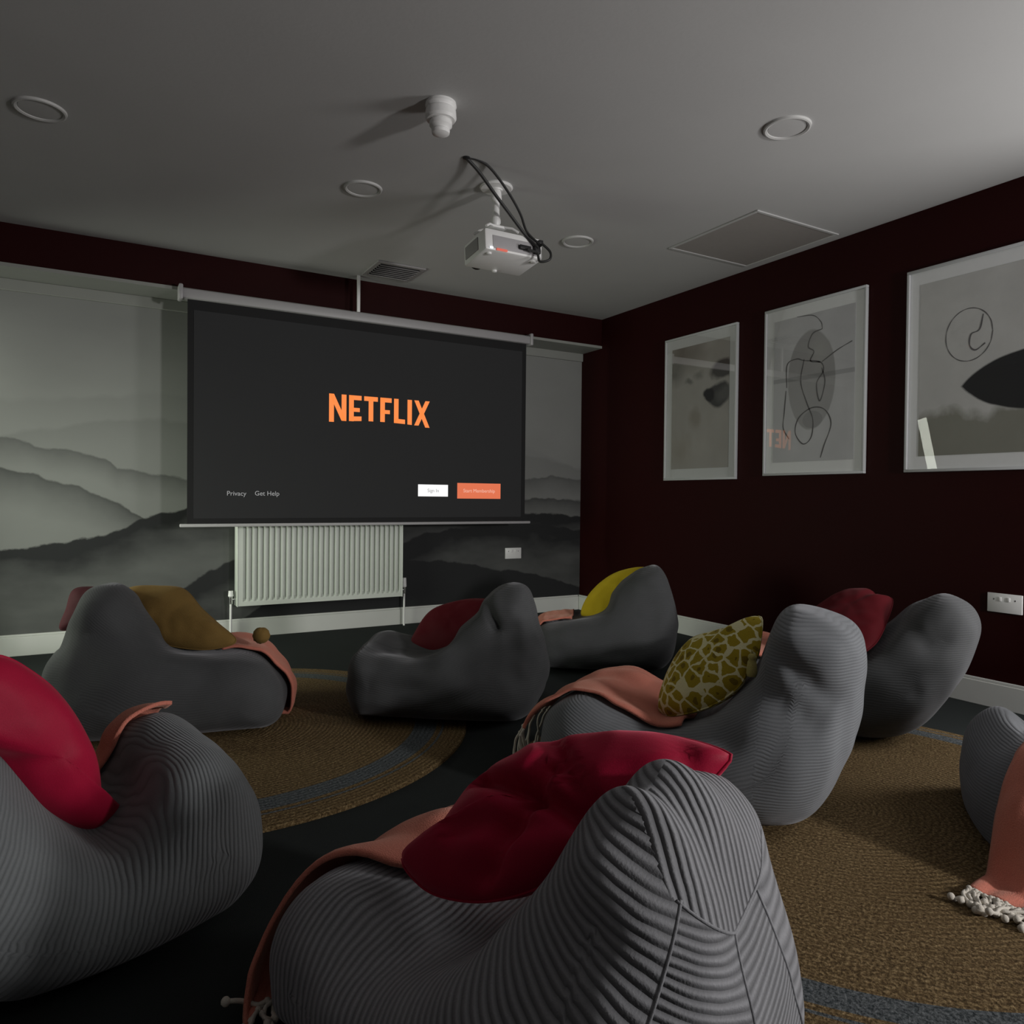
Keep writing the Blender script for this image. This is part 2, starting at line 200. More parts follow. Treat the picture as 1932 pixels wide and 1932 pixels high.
def mural():
    m, nt, b = mat('ink_mountain_mural')
    tc = N(nt, 'ShaderNodeTexCoord'); sp = N(nt, 'ShaderNodeSeparateXYZ'); nt.links.new(tc.outputs['Object'], sp.inputs[0])
    X0, X1 = -1.8, 3.7
    x = math_(nt, 'DIVIDE', math_(nt, 'SUBTRACT', sp.outputs[0], X0), X1 - X0)
    z = sp.outputs[2]
    rag = N(nt, 'ShaderNodeTexNoise'); rag.inputs['Scale'].default_value = 9; rag.inputs['Detail'].default_value = 6; nt.links.new(tc.outputs['Object'], rag.inputs['Vector'])
    mist = N(nt, 'ShaderNodeTexNoise'); mist.inputs['Scale'].default_value = 2.2; mist.inputs['Detail'].default_value = 5
    mp = N(nt, 'ShaderNodeMapping'); mp.inputs['Scale'].default_value = (1, 1, 2.2); nt.links.new(tc.outputs['Object'], mp.inputs['Vector'])
    nt.links.new(mp.outputs[0], mist.inputs['Vector'])
    light = mixc(nt, mist.outputs['Fac'], (0.255, 0.262, 0.25), (0.31, 0.318, 0.302))
    col = light
    for i, rd in enumerate(RIDGES):
        fc = N(nt, 'ShaderNodeFloatCurve'); cv = fc.mapping.curves[0]
        pts = [((p[0] - X0) / (X1 - X0), max(0.0, p[1]) / 2.2) for p in rd['p']]
        if pts[0][0] > 0.02: pts = [(0.0, pts[0][1])] + pts
        pts = pts + [(1.0, pts[-1][1])]
        cv.points[0].location = pts[0]; cv.points[1].location = pts[-1]
        for p in pts[1:-1]: cv.points.new(*p)
        for p in cv.points: p.handle_type = 'VECTOR' if i > 1 else 'AUTO'
        fc.mapping.update(); nt.links.new(x, fc.inputs['Value'])
        hgt = math_(nt, 'MULTIPLY', fc.outputs[0], 2.2)
        hgt = math_(nt, 'ADD', hgt, math_(nt, 'MULTIPLY', math_(nt, 'SUBTRACT', rag.outputs['Fac'], 0.5), 0.07))
        dd = math_(nt, 'SUBTRACT', hgt, z)                       # depth below the ridge line
        soft = (0.03, 0.025, 0.012, 0.012, 0.012, 0.012, 0.012)[i]
        mask = math_(nt, 'DIVIDE', dd, soft, True)
        f = math_(nt, 'DIVIDE', dd, rd['f'], True)
        f = math_(nt, 'POWER', f, 0.55)
        ff = math_(nt, 'ADD', math_(nt, 'MULTIPLY', math_(nt, 'SUBTRACT', 1.0, f), rd['d']), (0.06, 0.14, 0.22, 0.32, 0.66, 0.82, 0.88)[i])
        ff = math_(nt, 'ADD', ff, math_(nt, 'MULTIPLY', math_(nt, 'SUBTRACT', mist.outputs['Fac'], 0.5), 0.55 if i > 3 else 0.25), True)
        body = mixc(nt, ff, light, (0.02, 0.021, 0.022))
        col = mixc(nt, mask, col, body)
    nt.links.new(col, b.inputs['Base Color']); b.inputs['Roughness'].default_value = 0.7; b.inputs['Specular IOR Level'].default_value = 0.25
    return m

def art_mat(kind):
    """abstract print in object coordinates: x across 0..0.6, z up 0..0.9 (metres), origin at the print's lower left"""
    m, nt, b = mat('abstract_print_' + kind)
    tc = N(nt, 'ShaderNodeTexCoord'); sp = N(nt, 'ShaderNodeSeparateXYZ'); nt.links.new(tc.outputs['Object'], sp.inputs[0])
    x, z = sp.outputs[1], sp.outputs[2]
    nz = N(nt, 'ShaderNodeTexNoise'); nz.inputs['Scale'].default_value = 5; nz.inputs['Detail'].default_value = 5; nt.links.new(tc.outputs['Object'], nz.inputs['Vector'])
    fine = N(nt, 'ShaderNodeTexNoise'); fine.inputs['Scale'].default_value = 16; fine.inputs['Detail'].default_value = 6; nt.links.new(tc.outputs['Object'], fine.inputs['Vector'])
    wob = math_(nt, 'MULTIPLY', math_(nt, 'SUBTRACT', nz.outputs['Fac'], 0.5), 0.16)
    def ell(cx, cz, rx, rz, soft=0.15, w=1.0):
        dx = math_(nt, 'DIVIDE', math_(nt, 'SUBTRACT', math_(nt, 'ADD', x, math_(nt, 'MULTIPLY', wob, w)), cx), rx)
        dz = math_(nt, 'DIVIDE', math_(nt, 'SUBTRACT', math_(nt, 'ADD', z, math_(nt, 'MULTIPLY', wob, w)), cz), rz)
        d = math_(nt, 'SQRT', math_(nt, 'ADD', math_(nt, 'MULTIPLY', dx, dx), math_(nt, 'MULTIPLY', dz, dz)))
        return math_(nt, 'DIVIDE', math_(nt, 'SUBTRACT', 1.0, d), soft, True)
    base = {'wash': (0.46, 0.44, 0.41), 'line': (0.50, 0.50, 0.52), 'shape': (0.52, 0.52, 0.51)}[kind]
    col = mixc(nt, nz.outputs['Fac'], tuple(c * 0.8 for c in base), tuple(c * 1.15 for c in base))
    def over(col, mask, k, c): return mixc(nt, math_(nt, 'MULTIPLY', mask, k), col, c)
    col = over(col, fine.outputs['Fac'], 0.22, tuple(c * 0.7 for c in base))
    # x runs from the print's left (0) to its right as seen from the room
    if kind == 'wash':
        col = over(col, ell(0.10, 0.80, 0.30, 0.16, 0.9, 1.5), 0.65, (0.13, 0.11, 0.09))
        col = over(col, ell(0.05, 0.68, 0.12, 0.12, 0.9, 1.5), 0.6, (0.10, 0.10, 0.09))
        col = over(col, ell(0.17, 0.60, 0.05, 0.035, 0.6, 1.0), 0.7, (0.12, 0.12, 0.11))
        col = over(col, ell(0.27, 0.64, 0.07, 0.04, 0.7, 1.0), 0.5, (0.14, 0.13, 0.12))
        col = over(col, ell(0.48, 0.64, 0.12, 0.07, 0.3, 0.6), 0.9, (0.05, 0.045, 0.045))
        col = over(col, ell(0.44, 0.48, 0.12, 0.085, 0.25, 0.6), 0.95, (0.035, 0.035, 0.035))
        col = over(col, ell(0.36, 0.49, 0.06, 0.06, 0.3, 0.6), 1.0, (0.008, 0.008, 0.008))
        col = over(col, ell(0.50, 0.48, 0.10, 0.06, 0.6, 0.6), 0.5, (0.18, 0.18, 0.17))
        col = over(col, ell(0.23, 0.34, 0.08, 0.09, 0.6, 1.0), 0.45, (0.22, 0.18, 0.13))
        col = over(col, ell(0.10, 0.12, 0.16, 0.14, 0.9, 1.0), 0.4, (0.26, 0.22, 0.16))
    elif kind == 'line':
        col = over(col, ell(0.265, 0.47, 0.165, 0.29, 0.04, 0.15), 0.75, (0.24, 0.235, 0.235))
        col = over(col, ell(0.32, 0.62, 0.09, 0.12, 0.8, 0.3), 0.6, (0.36, 0.36, 0.35))
        col = over(col, ell(0.28, 0.24, 0.07, 0.05, 0.05, 0.1), 0.4, (0.14, 0.14, 0.15))
        band = math_(nt, 'MULTIPLY', math_(nt, 'GREATER_THAN', z, 0.475), math_(nt, 'LESS_THAN', z, 0.50))
        col = over(col, band, 0.35, (0.12, 0.13, 0.13))
        col = over(col, math_(nt, 'LESS_THAN', z, 0.47), 0.15, (0.5, 0.51, 0.51))
    else:
        col = over(col, ell(0.25, 0.06, 0.75, 0.17, 0.25, 1.2), 0.75, (0.13, 0.13, 0.09))
        col = over(col, ell(0.62, 0.80, 0.14, 0.17, 0.5, 1.0), 0.7, (0.11, 0.10, 0.09))
        col = over(col, math_(nt, 'MINIMUM', ell(0.58, 0.22, 0.42, 0.25, 0.03, 0.1), ell(0.58, 0.42, 0.42, 0.24, 0.03, 0.1)), 1.0, (0.012, 0.012, 0.014))
        col = over(col, ell(0.56, 0.42, 0.07, 0.09, 0.05, 0.1), 1.0, (0.42, 0.42, 0.41))
        col = over(col, ell(0.58, 0.30, 0.08, 0.035, 0.1, 0.1), 0.7, (0.22, 0.22, 0.22))
    nt.links.new(col, b.inputs['Base Color']); b.inputs['Roughness'].default_value = 0.7
    return m

M = {}
M['ceiling'] = plain('matt_ceiling_paint', (0.46, 0.46, 0.455), 0.75, 0.04, 3, 0.08, 60)
M['wine'] = plain('dark_wine_wall_paint', (0.019, 0.0006, 0.0007), 0.6, 0.08, 6, 0.1, 120, spec=0.12)
M['white'] = plain('white_gloss_trim', (0.62, 0.63, 0.60), 0.4, 0.03, 10)
M['soffit'] = plain('pale_painted_trim', (0.30, 0.31, 0.285), 0.6, 0.03, 8)
M['ceilring'] = plain('grey_ring_paint', (0.50, 0.50, 0.49), 0.6, 0.03)
M['carpet'] = woven('charcoal_carpet', (0.030, 0.035, 0.034), (0.010, 0.012, 0.012), 500, 0.0, 0.95, 0.6)
M['rearwall'] = plain('grey_wall_paint', (0.20, 0.19, 0.19), 0.8)
M['mural'] = mural()
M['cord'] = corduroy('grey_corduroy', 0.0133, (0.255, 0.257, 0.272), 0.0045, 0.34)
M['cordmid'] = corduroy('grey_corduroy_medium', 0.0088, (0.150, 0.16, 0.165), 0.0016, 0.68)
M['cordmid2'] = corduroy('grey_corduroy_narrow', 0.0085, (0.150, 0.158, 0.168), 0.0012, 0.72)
M['cordfine'] = corduroy('grey_fine_corduroy', 0.0085, (0.062, 0.064, 0.066), 0.0006, 0.9)  # same grey bags; weaker light farther back put into a darker base colour
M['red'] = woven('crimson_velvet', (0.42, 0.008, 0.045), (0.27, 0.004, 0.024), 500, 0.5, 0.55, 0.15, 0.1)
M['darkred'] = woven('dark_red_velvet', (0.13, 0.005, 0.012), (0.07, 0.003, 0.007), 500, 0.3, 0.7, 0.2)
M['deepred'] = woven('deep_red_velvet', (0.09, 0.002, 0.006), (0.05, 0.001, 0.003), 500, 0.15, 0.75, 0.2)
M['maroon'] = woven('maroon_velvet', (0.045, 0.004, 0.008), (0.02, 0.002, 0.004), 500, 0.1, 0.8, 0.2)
M['mustard'] = woven('mustard_cotton', (0.22, 0.135, 0.04), (0.14, 0.085, 0.025), 300, 0.2, 0.85, 0.4)
M['yellow'] = woven('yellow_cotton', (0.56, 0.42, 0.02), (0.42, 0.30, 0.012), 300, 0.2, 0.85, 0.4)
M['ikat'] = patterned_mustard()
M['salmon'] = woven('salmon_wool', (0.68, 0.25, 0.18), (0.42, 0.12, 0.085), 350, 0.4, 0.9, 0.9)
M['cream'] = woven('cream_yarn', (0.72, 0.68, 0.60), (0.5, 0.46, 0.40), 500, 0.1, 0.9, 0.6)
M['plastic'] = plain('white_plastic', (0.80, 0.80, 0.79), 0.4, 0.02)
M['case'] = plain('grey_metal_case', (0.40, 0.39, 0.40), 0.45, 0.03)
M['black'] = plain('black_plastic', (0.012, 0.012, 0.013), 0.5, 0.1)
M['cable'] = plain('black_cable_rubber', (0.018, 0.018, 0.018), 0.55, 0.1)
M['border'] = plain('black_screen_border', (0.006, 0.006, 0.007), 0.8, 0.1)
M['screen'] = plain('projected_dark_image', (0.03, 0.03, 0.031), 0.9, 0.02, 4, spec=0.1, emit=((0.95, 0.97, 1.0), 0.0058))
M['orange'] = plain('projected_orange', (0.1, 0.04, 0.02), 0.8, 0.0, emit=((1.0, 0.27, 0.065), 0.95))
M['button'] = plain('projected_orange_button', (0.1, 0.04, 0.02), 0.8, 0.0, emit=((1.0, 0.22, 0.10), 0.72))
M['pwhite'] = plain('projected_white', (0.1, 0.1, 0.1), 0.8, 0.0, emit=((1, 1, 1), 1.0))
M['pgrey'] = plain('projected_grey', (0.1, 0.1, 0.1), 0.8, 0.0, emit=((1, 1, 1), 0.25))
M['ppink'] = plain('projected_pink', (0.1, 0.1, 0.1), 0.8, 0.0, emit=((1, 0.5, 0.38), 0.85))
M['radiator'] = plain('white_radiator_enamel', (0.64, 0.68, 0.62), 0.35, 0.03)
M['chrome'] = plain('chrome', (0.6, 0.6, 0.6), 0.2, 0.02, metal=1.0)
M['frame'] = plain('white_picture_frame', (0.47, 0.48, 0.49), 0.5, 0.02)
M['mount'] = plain('white_mount_board', (0.72, 0.73, 0.74), 0.7, 0.02)
M['ink'] = plain('black_ink', (0.11, 0.105, 0.11), 0.7, 0.1)
M['hatch'] = plain('grey_beige_hatch', (0.30, 0.28, 0.265), 0.55, 0.05)
M['vent'] = plain('grey_vent_metal', (0.30, 0.29, 0.29), 0.5, 0.05)
M['led'] = plain('red_led_window', (0.3, 0.02, 0.01), 0.3, 0.0, emit=((1, 0.25, 0.18), 0.5))
M['ledw'] = plain('white_led', (0.5, 0.5, 0.5), 0.3, 0.0, emit=((0.9, 0.95, 1), 1.0))
def glass():
    m = bpy.data.materials.new('anti_glare_glass'); m.use_nodes = True; nt = m.node_tree
    nt.nodes.clear(); o = N(nt, 'ShaderNodeOutputMaterial'); t = N(nt, 'ShaderNodeBsdfTransparent'); g = N(nt, 'ShaderNodeBsdfGlossy')
    g.inputs['Roughness'].default_value = 0.004; fr = N(nt, 'ShaderNodeFresnel'); fr.inputs['IOR'].default_value = 1.5
    mx = N(nt, 'ShaderNodeMixShader'); nt.links.new(math_(nt, 'MULTIPLY', fr.outputs[0], 0.4), mx.inputs[0]); nt.links.new(t.outputs[0], mx.inputs[1]); nt.links.new(g.outputs[0], mx.inputs[2])
    nt.links.new(mx.outputs[0], o.inputs[0]); return m
M['glass'] = glass()

# ---------------------------------------------------------------- mesh helpers
class MB:
    def __init__(s): s.v = []; s.f = []
    def add(s, v, f):
        k = len(s.v); s.v += [tuple(p) for p in v]; s.f += [tuple(i + k for i in q) for q in f]; return s
    def box(s, c, d, bev=0.0, rot=None):
        bm = bmesh.new(); bmesh.ops.create_cube(bm, size=1)
        for v in bm.verts: v.co = Vector((v.co.x * d[0], v.co.y * d[1], v.co.z * d[2]))
        if bev: bmesh.ops.bevel(bm, geom=bm.edges[:], offset=bev, segments=2, affect='EDGES', profile=0.5)
        bm.verts.ensure_lookup_table()
        R = rot or Matrix.Identity(3)
        vs = [R @ v.co + Vector(c) for v in bm.verts]; fs = [[v.index for v in f.verts] for f in bm.faces]
        bm.free(); return s.add(vs, fs)
    def bb(s, x0, x1, y0, y1, z0, z1, bev=0.0): return s.box(((x0 + x1) / 2, (y0 + y1) / 2, (z0 + z1) / 2), (abs(x1 - x0), abs(y1 - y0), abs(z1 - z0)), bev)
    def tube(s, pts, rad, n=10, cap=True):
        pts = [Vector(p) for p in pts]; m = len(pts); rad = rad if isinstance(rad, (list, tuple)) else [rad] * m
        vs = []; fs = []; prev = None
        for i, p in enumerate(pts):
            t = (pts[min(i + 1, m - 1)] - pts[max(i - 1, 0)]).normalized()
            a = (prev - t * prev.dot(t)) if prev is not None else t.cross(Vector((0.31, 0.17, 0.93)))
            if a.length < 1e-6: a = t.orthogonal()
            a.normalize(); prev = a; b = t.cross(a)
            for k in range(n):
                w = 2 * PI * k / n; vs.append(p + (a * math.cos(w) + b * math.sin(w)) * rad[i])
        for i in range(m - 1):
            for k in range(n): fs.append((i * n + k, i * n + (k + 1) % n, (i + 1) * n + (k + 1) % n, (i + 1) * n + k))
        if cap: fs.append(tuple(range(n))[::-1]); fs.append(tuple((m - 1) * n + k for k in range(n)))
        return s.add(vs, fs)
    def lathe(s, prof, c=(0, 0, 0), n=40, caps=True):
        vs = []; fs = []; m = len(prof)
        for r, z in prof:
            for k in range(n): w = 2 * PI * k / n; vs.append((c[0] + r * math.cos(w), c[1] + r * math.sin(w), c[2] + z))
        for i in range(m - 1):
            for k in range(n): fs.append((i * n + k, i * n + (k + 1) % n, (i + 1) * n + (k + 1) % n, (i + 1) * n + k))
        if caps: fs.append(tuple(range(n))[::-1]); fs.append(tuple((m - 1) * n + k for k in range(n)))
        return s.add(vs, fs)
    def ball(s, c, r, n=12, sq=(1, 1, 1)):
        prof = [(r * math.sin(PI * (i + 0.02) / (n + 0.04)), -r * math.cos(PI * (i + 0.02) / (n + 0.04))) for i in range(n + 1)]
        k = len(s.v); s.lathe(prof, (0, 0, 0), n * 2)
        for i in range(k, len(s.v)): v = s.v[i]; s.v[i] = (v[0] * sq[0] + c[0], v[1] * sq[1] + c[1], v[2] * sq[2] + c[2])
        return s
    def build(s, name, m, parent=None, smooth=True, angle=35, recalc=True):
        me = bpy.data.meshes.new(name); me.from_pydata([tuple(v) for v in s.v], [], s.f)
        if recalc:
            bm = bmesh.new(); bm.from_mesh(me); bmesh.ops.recalc_face_normals(bm, faces=bm.faces); bm.to_mesh(me); bm.free()
        if smooth:
            me.shade_smooth()
            if angle < 180: me.set_sharp_from_angle(angle=math.radians(angle))
        o = bpy.data.objects.new(name, me); C.objects.link(o); me.materials.append(m)
        if parent is not None: o.parent = parent; o.matrix_parent_inverse = Matrix.Translation(-Vector(parent.location)) if any(parent.location) and not any(parent.rotation_euler) else parent.matrix_basis.inverted()
        return o
def empty(name, loc, label=None, cat=None, group=None, rotz=0):
    o = bpy.data.objects.new(name, None); C.objects.link(o); o.location = loc; o.rotation_euler = (0, 0, rotz); o.empty_display_size = 0.1
    tag(o, label, cat, group); return o
def tag(o, label=None, cat=None, group=None, kind=None):
    if label: o['label'] = label
    if cat: o['category'] = cat
    if group: o['group'] = group
    if kind: o['kind'] = kind
    return o
def struct(name, mb, m, smooth=False): return tag(mb.build(name, m, None, smooth), kind='structure')

# ---------------------------------------------------------------- room shell
T = 0.12
struct('floor', MB().bb(LW - T, RW + T, FY - T, MY + T, -0.1, 0), M['carpet'])
struct('ceiling', MB().bb(LW - T, RW + T, FY - T, MY + T, CH, CH + 0.1), M['ceiling'])
struct('wall_back', MB().bb(LW - T, RW + T, MY, MY + T, 0, CH), M['mural'])
mb = MB(); mb.bb(RW, RW + T, FY - T, 0.15, 0, CH); mb.bb(RW, RW + T, 1.05, MY, 0, CH); mb.bb(RW, RW + T, 0.15, 1.05, 2.04, CH)
struct('wall_right', mb, M['wine'])
mb = MB(); mb.bb(RW - 0.012, RW + T, 0.10, 0.15, 0, 2.09); mb.bb(RW - 0.012, RW + T, 1.05, 1.10, 0, 2.09); mb.bb(RW - 0.012, RW + T, 0.15, 1.05, 2.04, 2.09)
struct('door_1', mb, M['white'])
def wall_hole_x(name, x0, x1, y0, y1, hy0, hy1, hz0, hz1, m):
    mb = MB(); mb.bb(x0, x1, y0, hy0, 0, CH); mb.bb(x0, x1, hy1, y1, 0, CH); mb.bb(x0, x1, hy0, hy1, 0, hz0); mb.bb(x0, x1, hy0, hy1, hz1, CH)
    return struct(name, mb, m)
wall_hole_x('wall_left', LW - T, LW, FY, MY, 3.4, 4.4, 0.2, 1.25, M['rearwall'])
mb = MB(); mb.bb(LW, 2.15, FY - T, FY, 0, CH); mb.bb(3.3, RW, FY - T, FY, 0, CH); mb.bb(2.15, 3.3, FY - T, FY, 0, 0.75); mb.bb(2.15, 3.3, FY - T, FY, 1.95, CH)
struct('wall_rear', mb, M['rearwall'])
def window(name, axis, p, a0, a1, z0, z1):
    mb = MB(); w = 0.05
    def b(u0, u1, q0, q1):
        if axis == 'x': mb.bb(p - 0.03, p + 0.03, u0, u1, q0, q1, 0.006)
        else: mb.bb(u0, u1, p - 0.03, p + 0.03, q0, q1, 0.006)
    b(a0, a1, z0, z0 + w); b(a0, a1, z1 - w, z1); b(a0, a0 + w, z0, z1); b(a1 - w, a1, z0, z1); b((a0 + a1) / 2 - 0.02, (a0 + a1) / 2 + 0.02, z0, z1)
    struct(name, mb, M['white'])
window('window_added', 'x', LW - 0.06, 3.4, 4.4, 0.2, 1.25)  # unseen low window, added to go with the left area light
window('window_2', 'y', FY - 0.06, 2.15, 3.3, 0.75, 1.95)
# the boxed bulkhead above the mural, with its pale underside and the pale cornice on the mural wall
struct('trim_bulkhead', MB().bb(LW, RW, BY, MY, 2.185, CH), M['wine'])
struct('trim_soffit', MB().bb(LW, RW, BY - 0.004, MY, 2.165, 2.185), M['soffit'])
struct('trim_cornice', MB().bb(LW, RW, MY - 0.02, MY, 2.098, 2.165, 0.004), M['soffit'])
mb = MB(); mb.bb(LW, RW - 0.02, MY - 0.018, MY, 0, 0.112, 0.003); mb.bb(LW, RW - 0.02, MY - 0.012, MY, 0.112, 0.125, 0.003)
struct('baseboard_back', mb, M['white'])
mb = MB()
for a, b in ((FY, 0.10), (1.10, MY)): mb.bb(RW - 0.018, RW, a, b, 0, 0.112, 0.003); mb.bb(RW - 0.012, RW, a, b, 0.112, 0.125, 0.003)
struct('baseboard_right', mb, M['white'])
struct('baseboard_left', MB().bb(LW, LW + 0.018, FY, MY - 0.02, 0, 0.125, 0.003), M['white'])

# ---------------------------------------------------------------- ceiling fittings
LL = [((-0.171, 3.332), 'unlit round recessed downlight nearest the left edge of the ceiling'),
      ((2.344, 1.959), 'unlit round recessed downlight nearest the camera, right of the smoke detector'),
      ((1.107, 3.379), 'unlit round recessed downlight left of the projector and its cables'),
      ((2.376, 3.429), 'unlit round recessed downlight between the projector and the square hatch')]
src = None
for (x, y), lab in LL:
    if src is None:
        e = empty('recessed_downlight', (0, 0, CH), lab, 'ceiling light', 'downlights set in the ceiling')
        MB().lathe([(0.078, 0), (0.09, 0), (0.088, -0.008), (0.082, -0.010), (0.074, -0.007), (0.072, -0.002), (0.078, 0)], (0, 0, CH), 48, False).build('trim_ring', M['ceilring'], e)
        MB().lathe([(0.071, -0.001), (0.071, -0.004), (0.05, -0.005), (0.001, -0.005)], (0, 0, CH), 48).build('diffuser', M['ceiling'], e)
        src = e
    else:
        e = src.copy(); C.objects.link(e)
        for ch in src.children: c = ch.copy(); c.parent = e; c.matrix_parent_inverse = Matrix.Translation((0, 0, -CH)); C.objects.link(c)
    e.location = (x, y, CH); e['label'] = lab

e = empty('smoke_detector', (1.115, 2.505, CH), 'white smoke detector on a ring-shaped sounder base under the ceiling', 'smoke detector')
MB().lathe([(0.056, 0), (0.058, -0.012), (0.054, -0.018), (0.050, -0.022), (0.056, -0.028), (0.058, -0.055), (0.052, -0.064), (0.02, -0.066)], (1.115, 2.505, CH), 40).build('sounder_base', M['plastic'], e)
MB().lathe([(0.036, -0.062), (0.042, -0.070), (0.042, -0.084), (0.034, -0.092), (0.03, -0.096), (0.034, -0.101), (0.032, -0.112), (0.02, -0.118), (0.002, -0.118)], (1.115, 2.505, CH), 36).build('sensor_head', M['plastic'], e)

e = empty('ceiling_hatch', (3.205, 2.91, CH), 'large square grey-beige panel in the ceiling by the right wall', 'ceiling panel')
MB().bb(2.90, 3.50, 2.60, 3.22, CH - 0.004, CH + 0.0, 0.001).build('hatch_panel', M['hatch'], e, False)
mb = MB(); w = 0.018
for a in ((2.882, 3.518, 2.582, 2.60), (2.882, 3.518, 3.22, 3.238), (2.882, 2.90, 2.60, 3.22), (3.50, 3.518, 2.60, 3.22)): mb.bb(*a, CH - 0.007, CH, 0.002)
mb.build('hatch_frame', M['ceiling'], e, False)

e = empty('air_vent', (1.68, 4.5, CH), 'small square slatted vent in the ceiling above the screen', 'vent')
mb = MB()
for a in ((1.52, 1.84, 4.34, 4.37), (1.52, 1.84, 4.63, 4.66), (1.52, 1.55, 4.37, 4.63), (1.81, 1.84, 4.37, 4.63)): mb.bb(*a, CH - 0.012, CH, 0.003)
mb.build('vent_frame', M['vent'], e, False)
mb = MB()
for i in range(7): mb.box((1.68, 4.39 + i * 0.036, CH - 0.012), (0.26, 0.030, 0.003), 0, Matrix.Rotation(0.6, 3, 'X'))
mb.build('vent_slats', M['vent'], e, False)
MB().bb(1.55, 1.81, 4.37, 4.63, CH - 0.002, CH - 0.0005).build('vent_opening', M['black'], e, False)

# ---------------------------------------------------------------- projector, mount, cables
px, py = 1.70, 3.10
e = empty('projector_mount', (1.637, 3.035, CH), 'white ceiling bracket holding the projector', 'bracket')
mc = (1.637, 3.035)
mb = MB().lathe([(0.075, 0), (0.078, -0.006), (0.072, -0.012), (0.03, -0.014), (0.028, -0.02)], (mc[0], mc[1], CH), 36); mb.build('ceiling_plate', M['plastic'], e)
MB().lathe([(0.016, -0.012), (0.024, -0.03), (0.026, -0.06), (0.016, -0.07), (0.016, -0.14), (0.022, -0.145), (0.022, -0.17), (0.012, -0.19)], (mc[0], mc[1], CH), 24).build('pole', M['plastic'], e)
mb = MB(); mb.box((mc[0], mc[1] + 0.0, 2.207), (0.09, 0.06, 0.012), 0.003)
for sx, sy in ((-1, -1), (1, -1), (-1, 1), (1, 1)): mb.tube([(mc[0], mc[1], 2.215), (mc[0] + sx * 0.06, mc[1] + sy * 0.05, 2.20), (mc[0] + sx * 0.085, mc[1] + sy * 0.065, 2.182)], 0.006, 8)
mb.build('arms', M['plastic'], e)
e = empty('projector', (1.70, 3.08, 2.06), 'white projector hanging from the ceiling bracket, facing the screen', 'projector')
Rp = Matrix.Rotation(math.radians(-6), 3, 'X')
pc = Vector((1.70, 3.08, 2.115))
def pb(name, off, d, m, bev=0.004, par=None):
    return MB().box(pc + Rp @ Vector(off), d, bev, Rp).build(name, m, par or e)
pb('casing', (0, 0, 0), (0.31, 0.225, 0.105), M['plastic'], 0.014)
pb('rear_panel', (0.01, -0.113, -0.01), (0.25, 0.004, 0.06), M['case'], 0.001)
pb('connector', (0.05, -0.122, -0.015), (0.06, 0.018, 0.02), M['black'], 0.003)
pb('connector', (0.115, -0.124, -0.012), (0.03, 0.022, 0.045), M['black'], 0.003)
pb('connector', (0.135, -0.124, 0.025), (0.025, 0.02, 0.02), M['black'], 0.003)
pb('indicator_window', (-0.07, -0.116, -0.045), (0.055, 0.006, 0.010), M['led'], 0.001)
pb('indicator_light', (-0.125, -0.116, -0.042), (0.016, 0.006, 0.008), M['ledw'], 0.001)
pb('side_grille', (-0.157, 0.02, 0.0), (0.004, 0.13, 0.06), M['vent'], 0.001)
mb = MB(); lc = pc + Rp @ Vector((-0.07, 0.115, 0.0)); mb.tube([lc, lc + Rp @ Vector((0, 0.035, 0))], 0.038, 28); mb.build('lens', M['black'], e)
for sx, sy in ((-0.12, -0.08), (0.12, -0.08), (0, 0.09)):
    q = pc + Rp @ Vector((sx, sy, -0.05)); MB().lathe([(0.012, 0.0), (0.012, -0.010), (0.006, -0.012)], q, 16).build('foot', M['plastic'], e)

def bez(pts, n=40):
    out = []; P = [Vector(p) for p in pts]; P = [2 * P[0] - P[1]] + P + [2 * P[-1] - P[-2]]
    for i in range(1, len(P) - 2):
        for k in range(n):
            t = k / n; a, b, c, d = P[i - 1:i + 3]
            out.append(0.5 * ((2 * b) + (c - a) * t + (2 * a - 5 * b + 4 * c - d) * t * t + (3 * b - a - 3 * c + d) * t ** 3))
    out.append(P[-2]); return out
cE = (1.386, 2.842, CH)
tag(MB().tube(bez(CABLES[0], 10), 0.0075, 8).build('projector_cable', M['cable']),
    'thick black cable running straight from the ceiling hole to the projector', 'cable', 'cables feeding the projector')
tag(MB().tube(bez(CABLES[1], 10), 0.006, 8).build('projector_cable', M['cable']),
    'thinner black cable bowed outward between the ceiling hole and the projector', 'cable', 'cables feeding the projector')
tag(MB().tube(bez([(1.825, 2.93, 2.14), (1.86, 2.91, 2.10), (1.85, 2.90, 2.06), (1.81, 2.92, 2.05), (1.80, 2.93, 2.09), (1.75, 2.935, 2.10)], 10), 0.006, 8).build('projector_cable', M['cable']),
    'short black cable looped round the back of the projector', 'cable', 'cables feeding the projector')
tag(MB().lathe([(0.016, 0), (0.016, -0.004), (0.008, -0.008)], cE, 20).build('cable_grommet', M['black']), 'small black cable outlet in the ceiling behind the smoke detector', 'cable outlet')

# ---------------------------------------------------------------- projection screen
SY = BY - 0.06
e = empty('projector_screen', (1.66, SY, 0.75), 'wide pull-down projection screen showing a streaming sign-in page', 'projection screen')
mb = MB(); mb.bb(0.46, 2.86, SY - 0.025, SY + 0.045, 2.105, 2.165, 0.012); mb.build('roller_case', M['case'], e)
for x in (0.452, 2.868): MB().bb(x - 0.012, x + 0.012, SY - 0.035, SY + 0.055, 2.095, 2.185, 0.008).build('end_cap', M['case'], e)
MB().bb(0.49, 2.835, SY - 0.001, SY + 0.001, 0.765, 2.11).build('fabric_border', M['border'], e, False)
MB().bb(0.525, 2.80, SY - 0.003, SY - 0.0012, 0.80, 2.045).build('picture_area', M['screen'], e, False)
MB().bb(0.45, 2.88, SY - 0.014, SY + 0.014, 0.748, 0.768, 0.006).build('bottom_bar', M['case'], e)
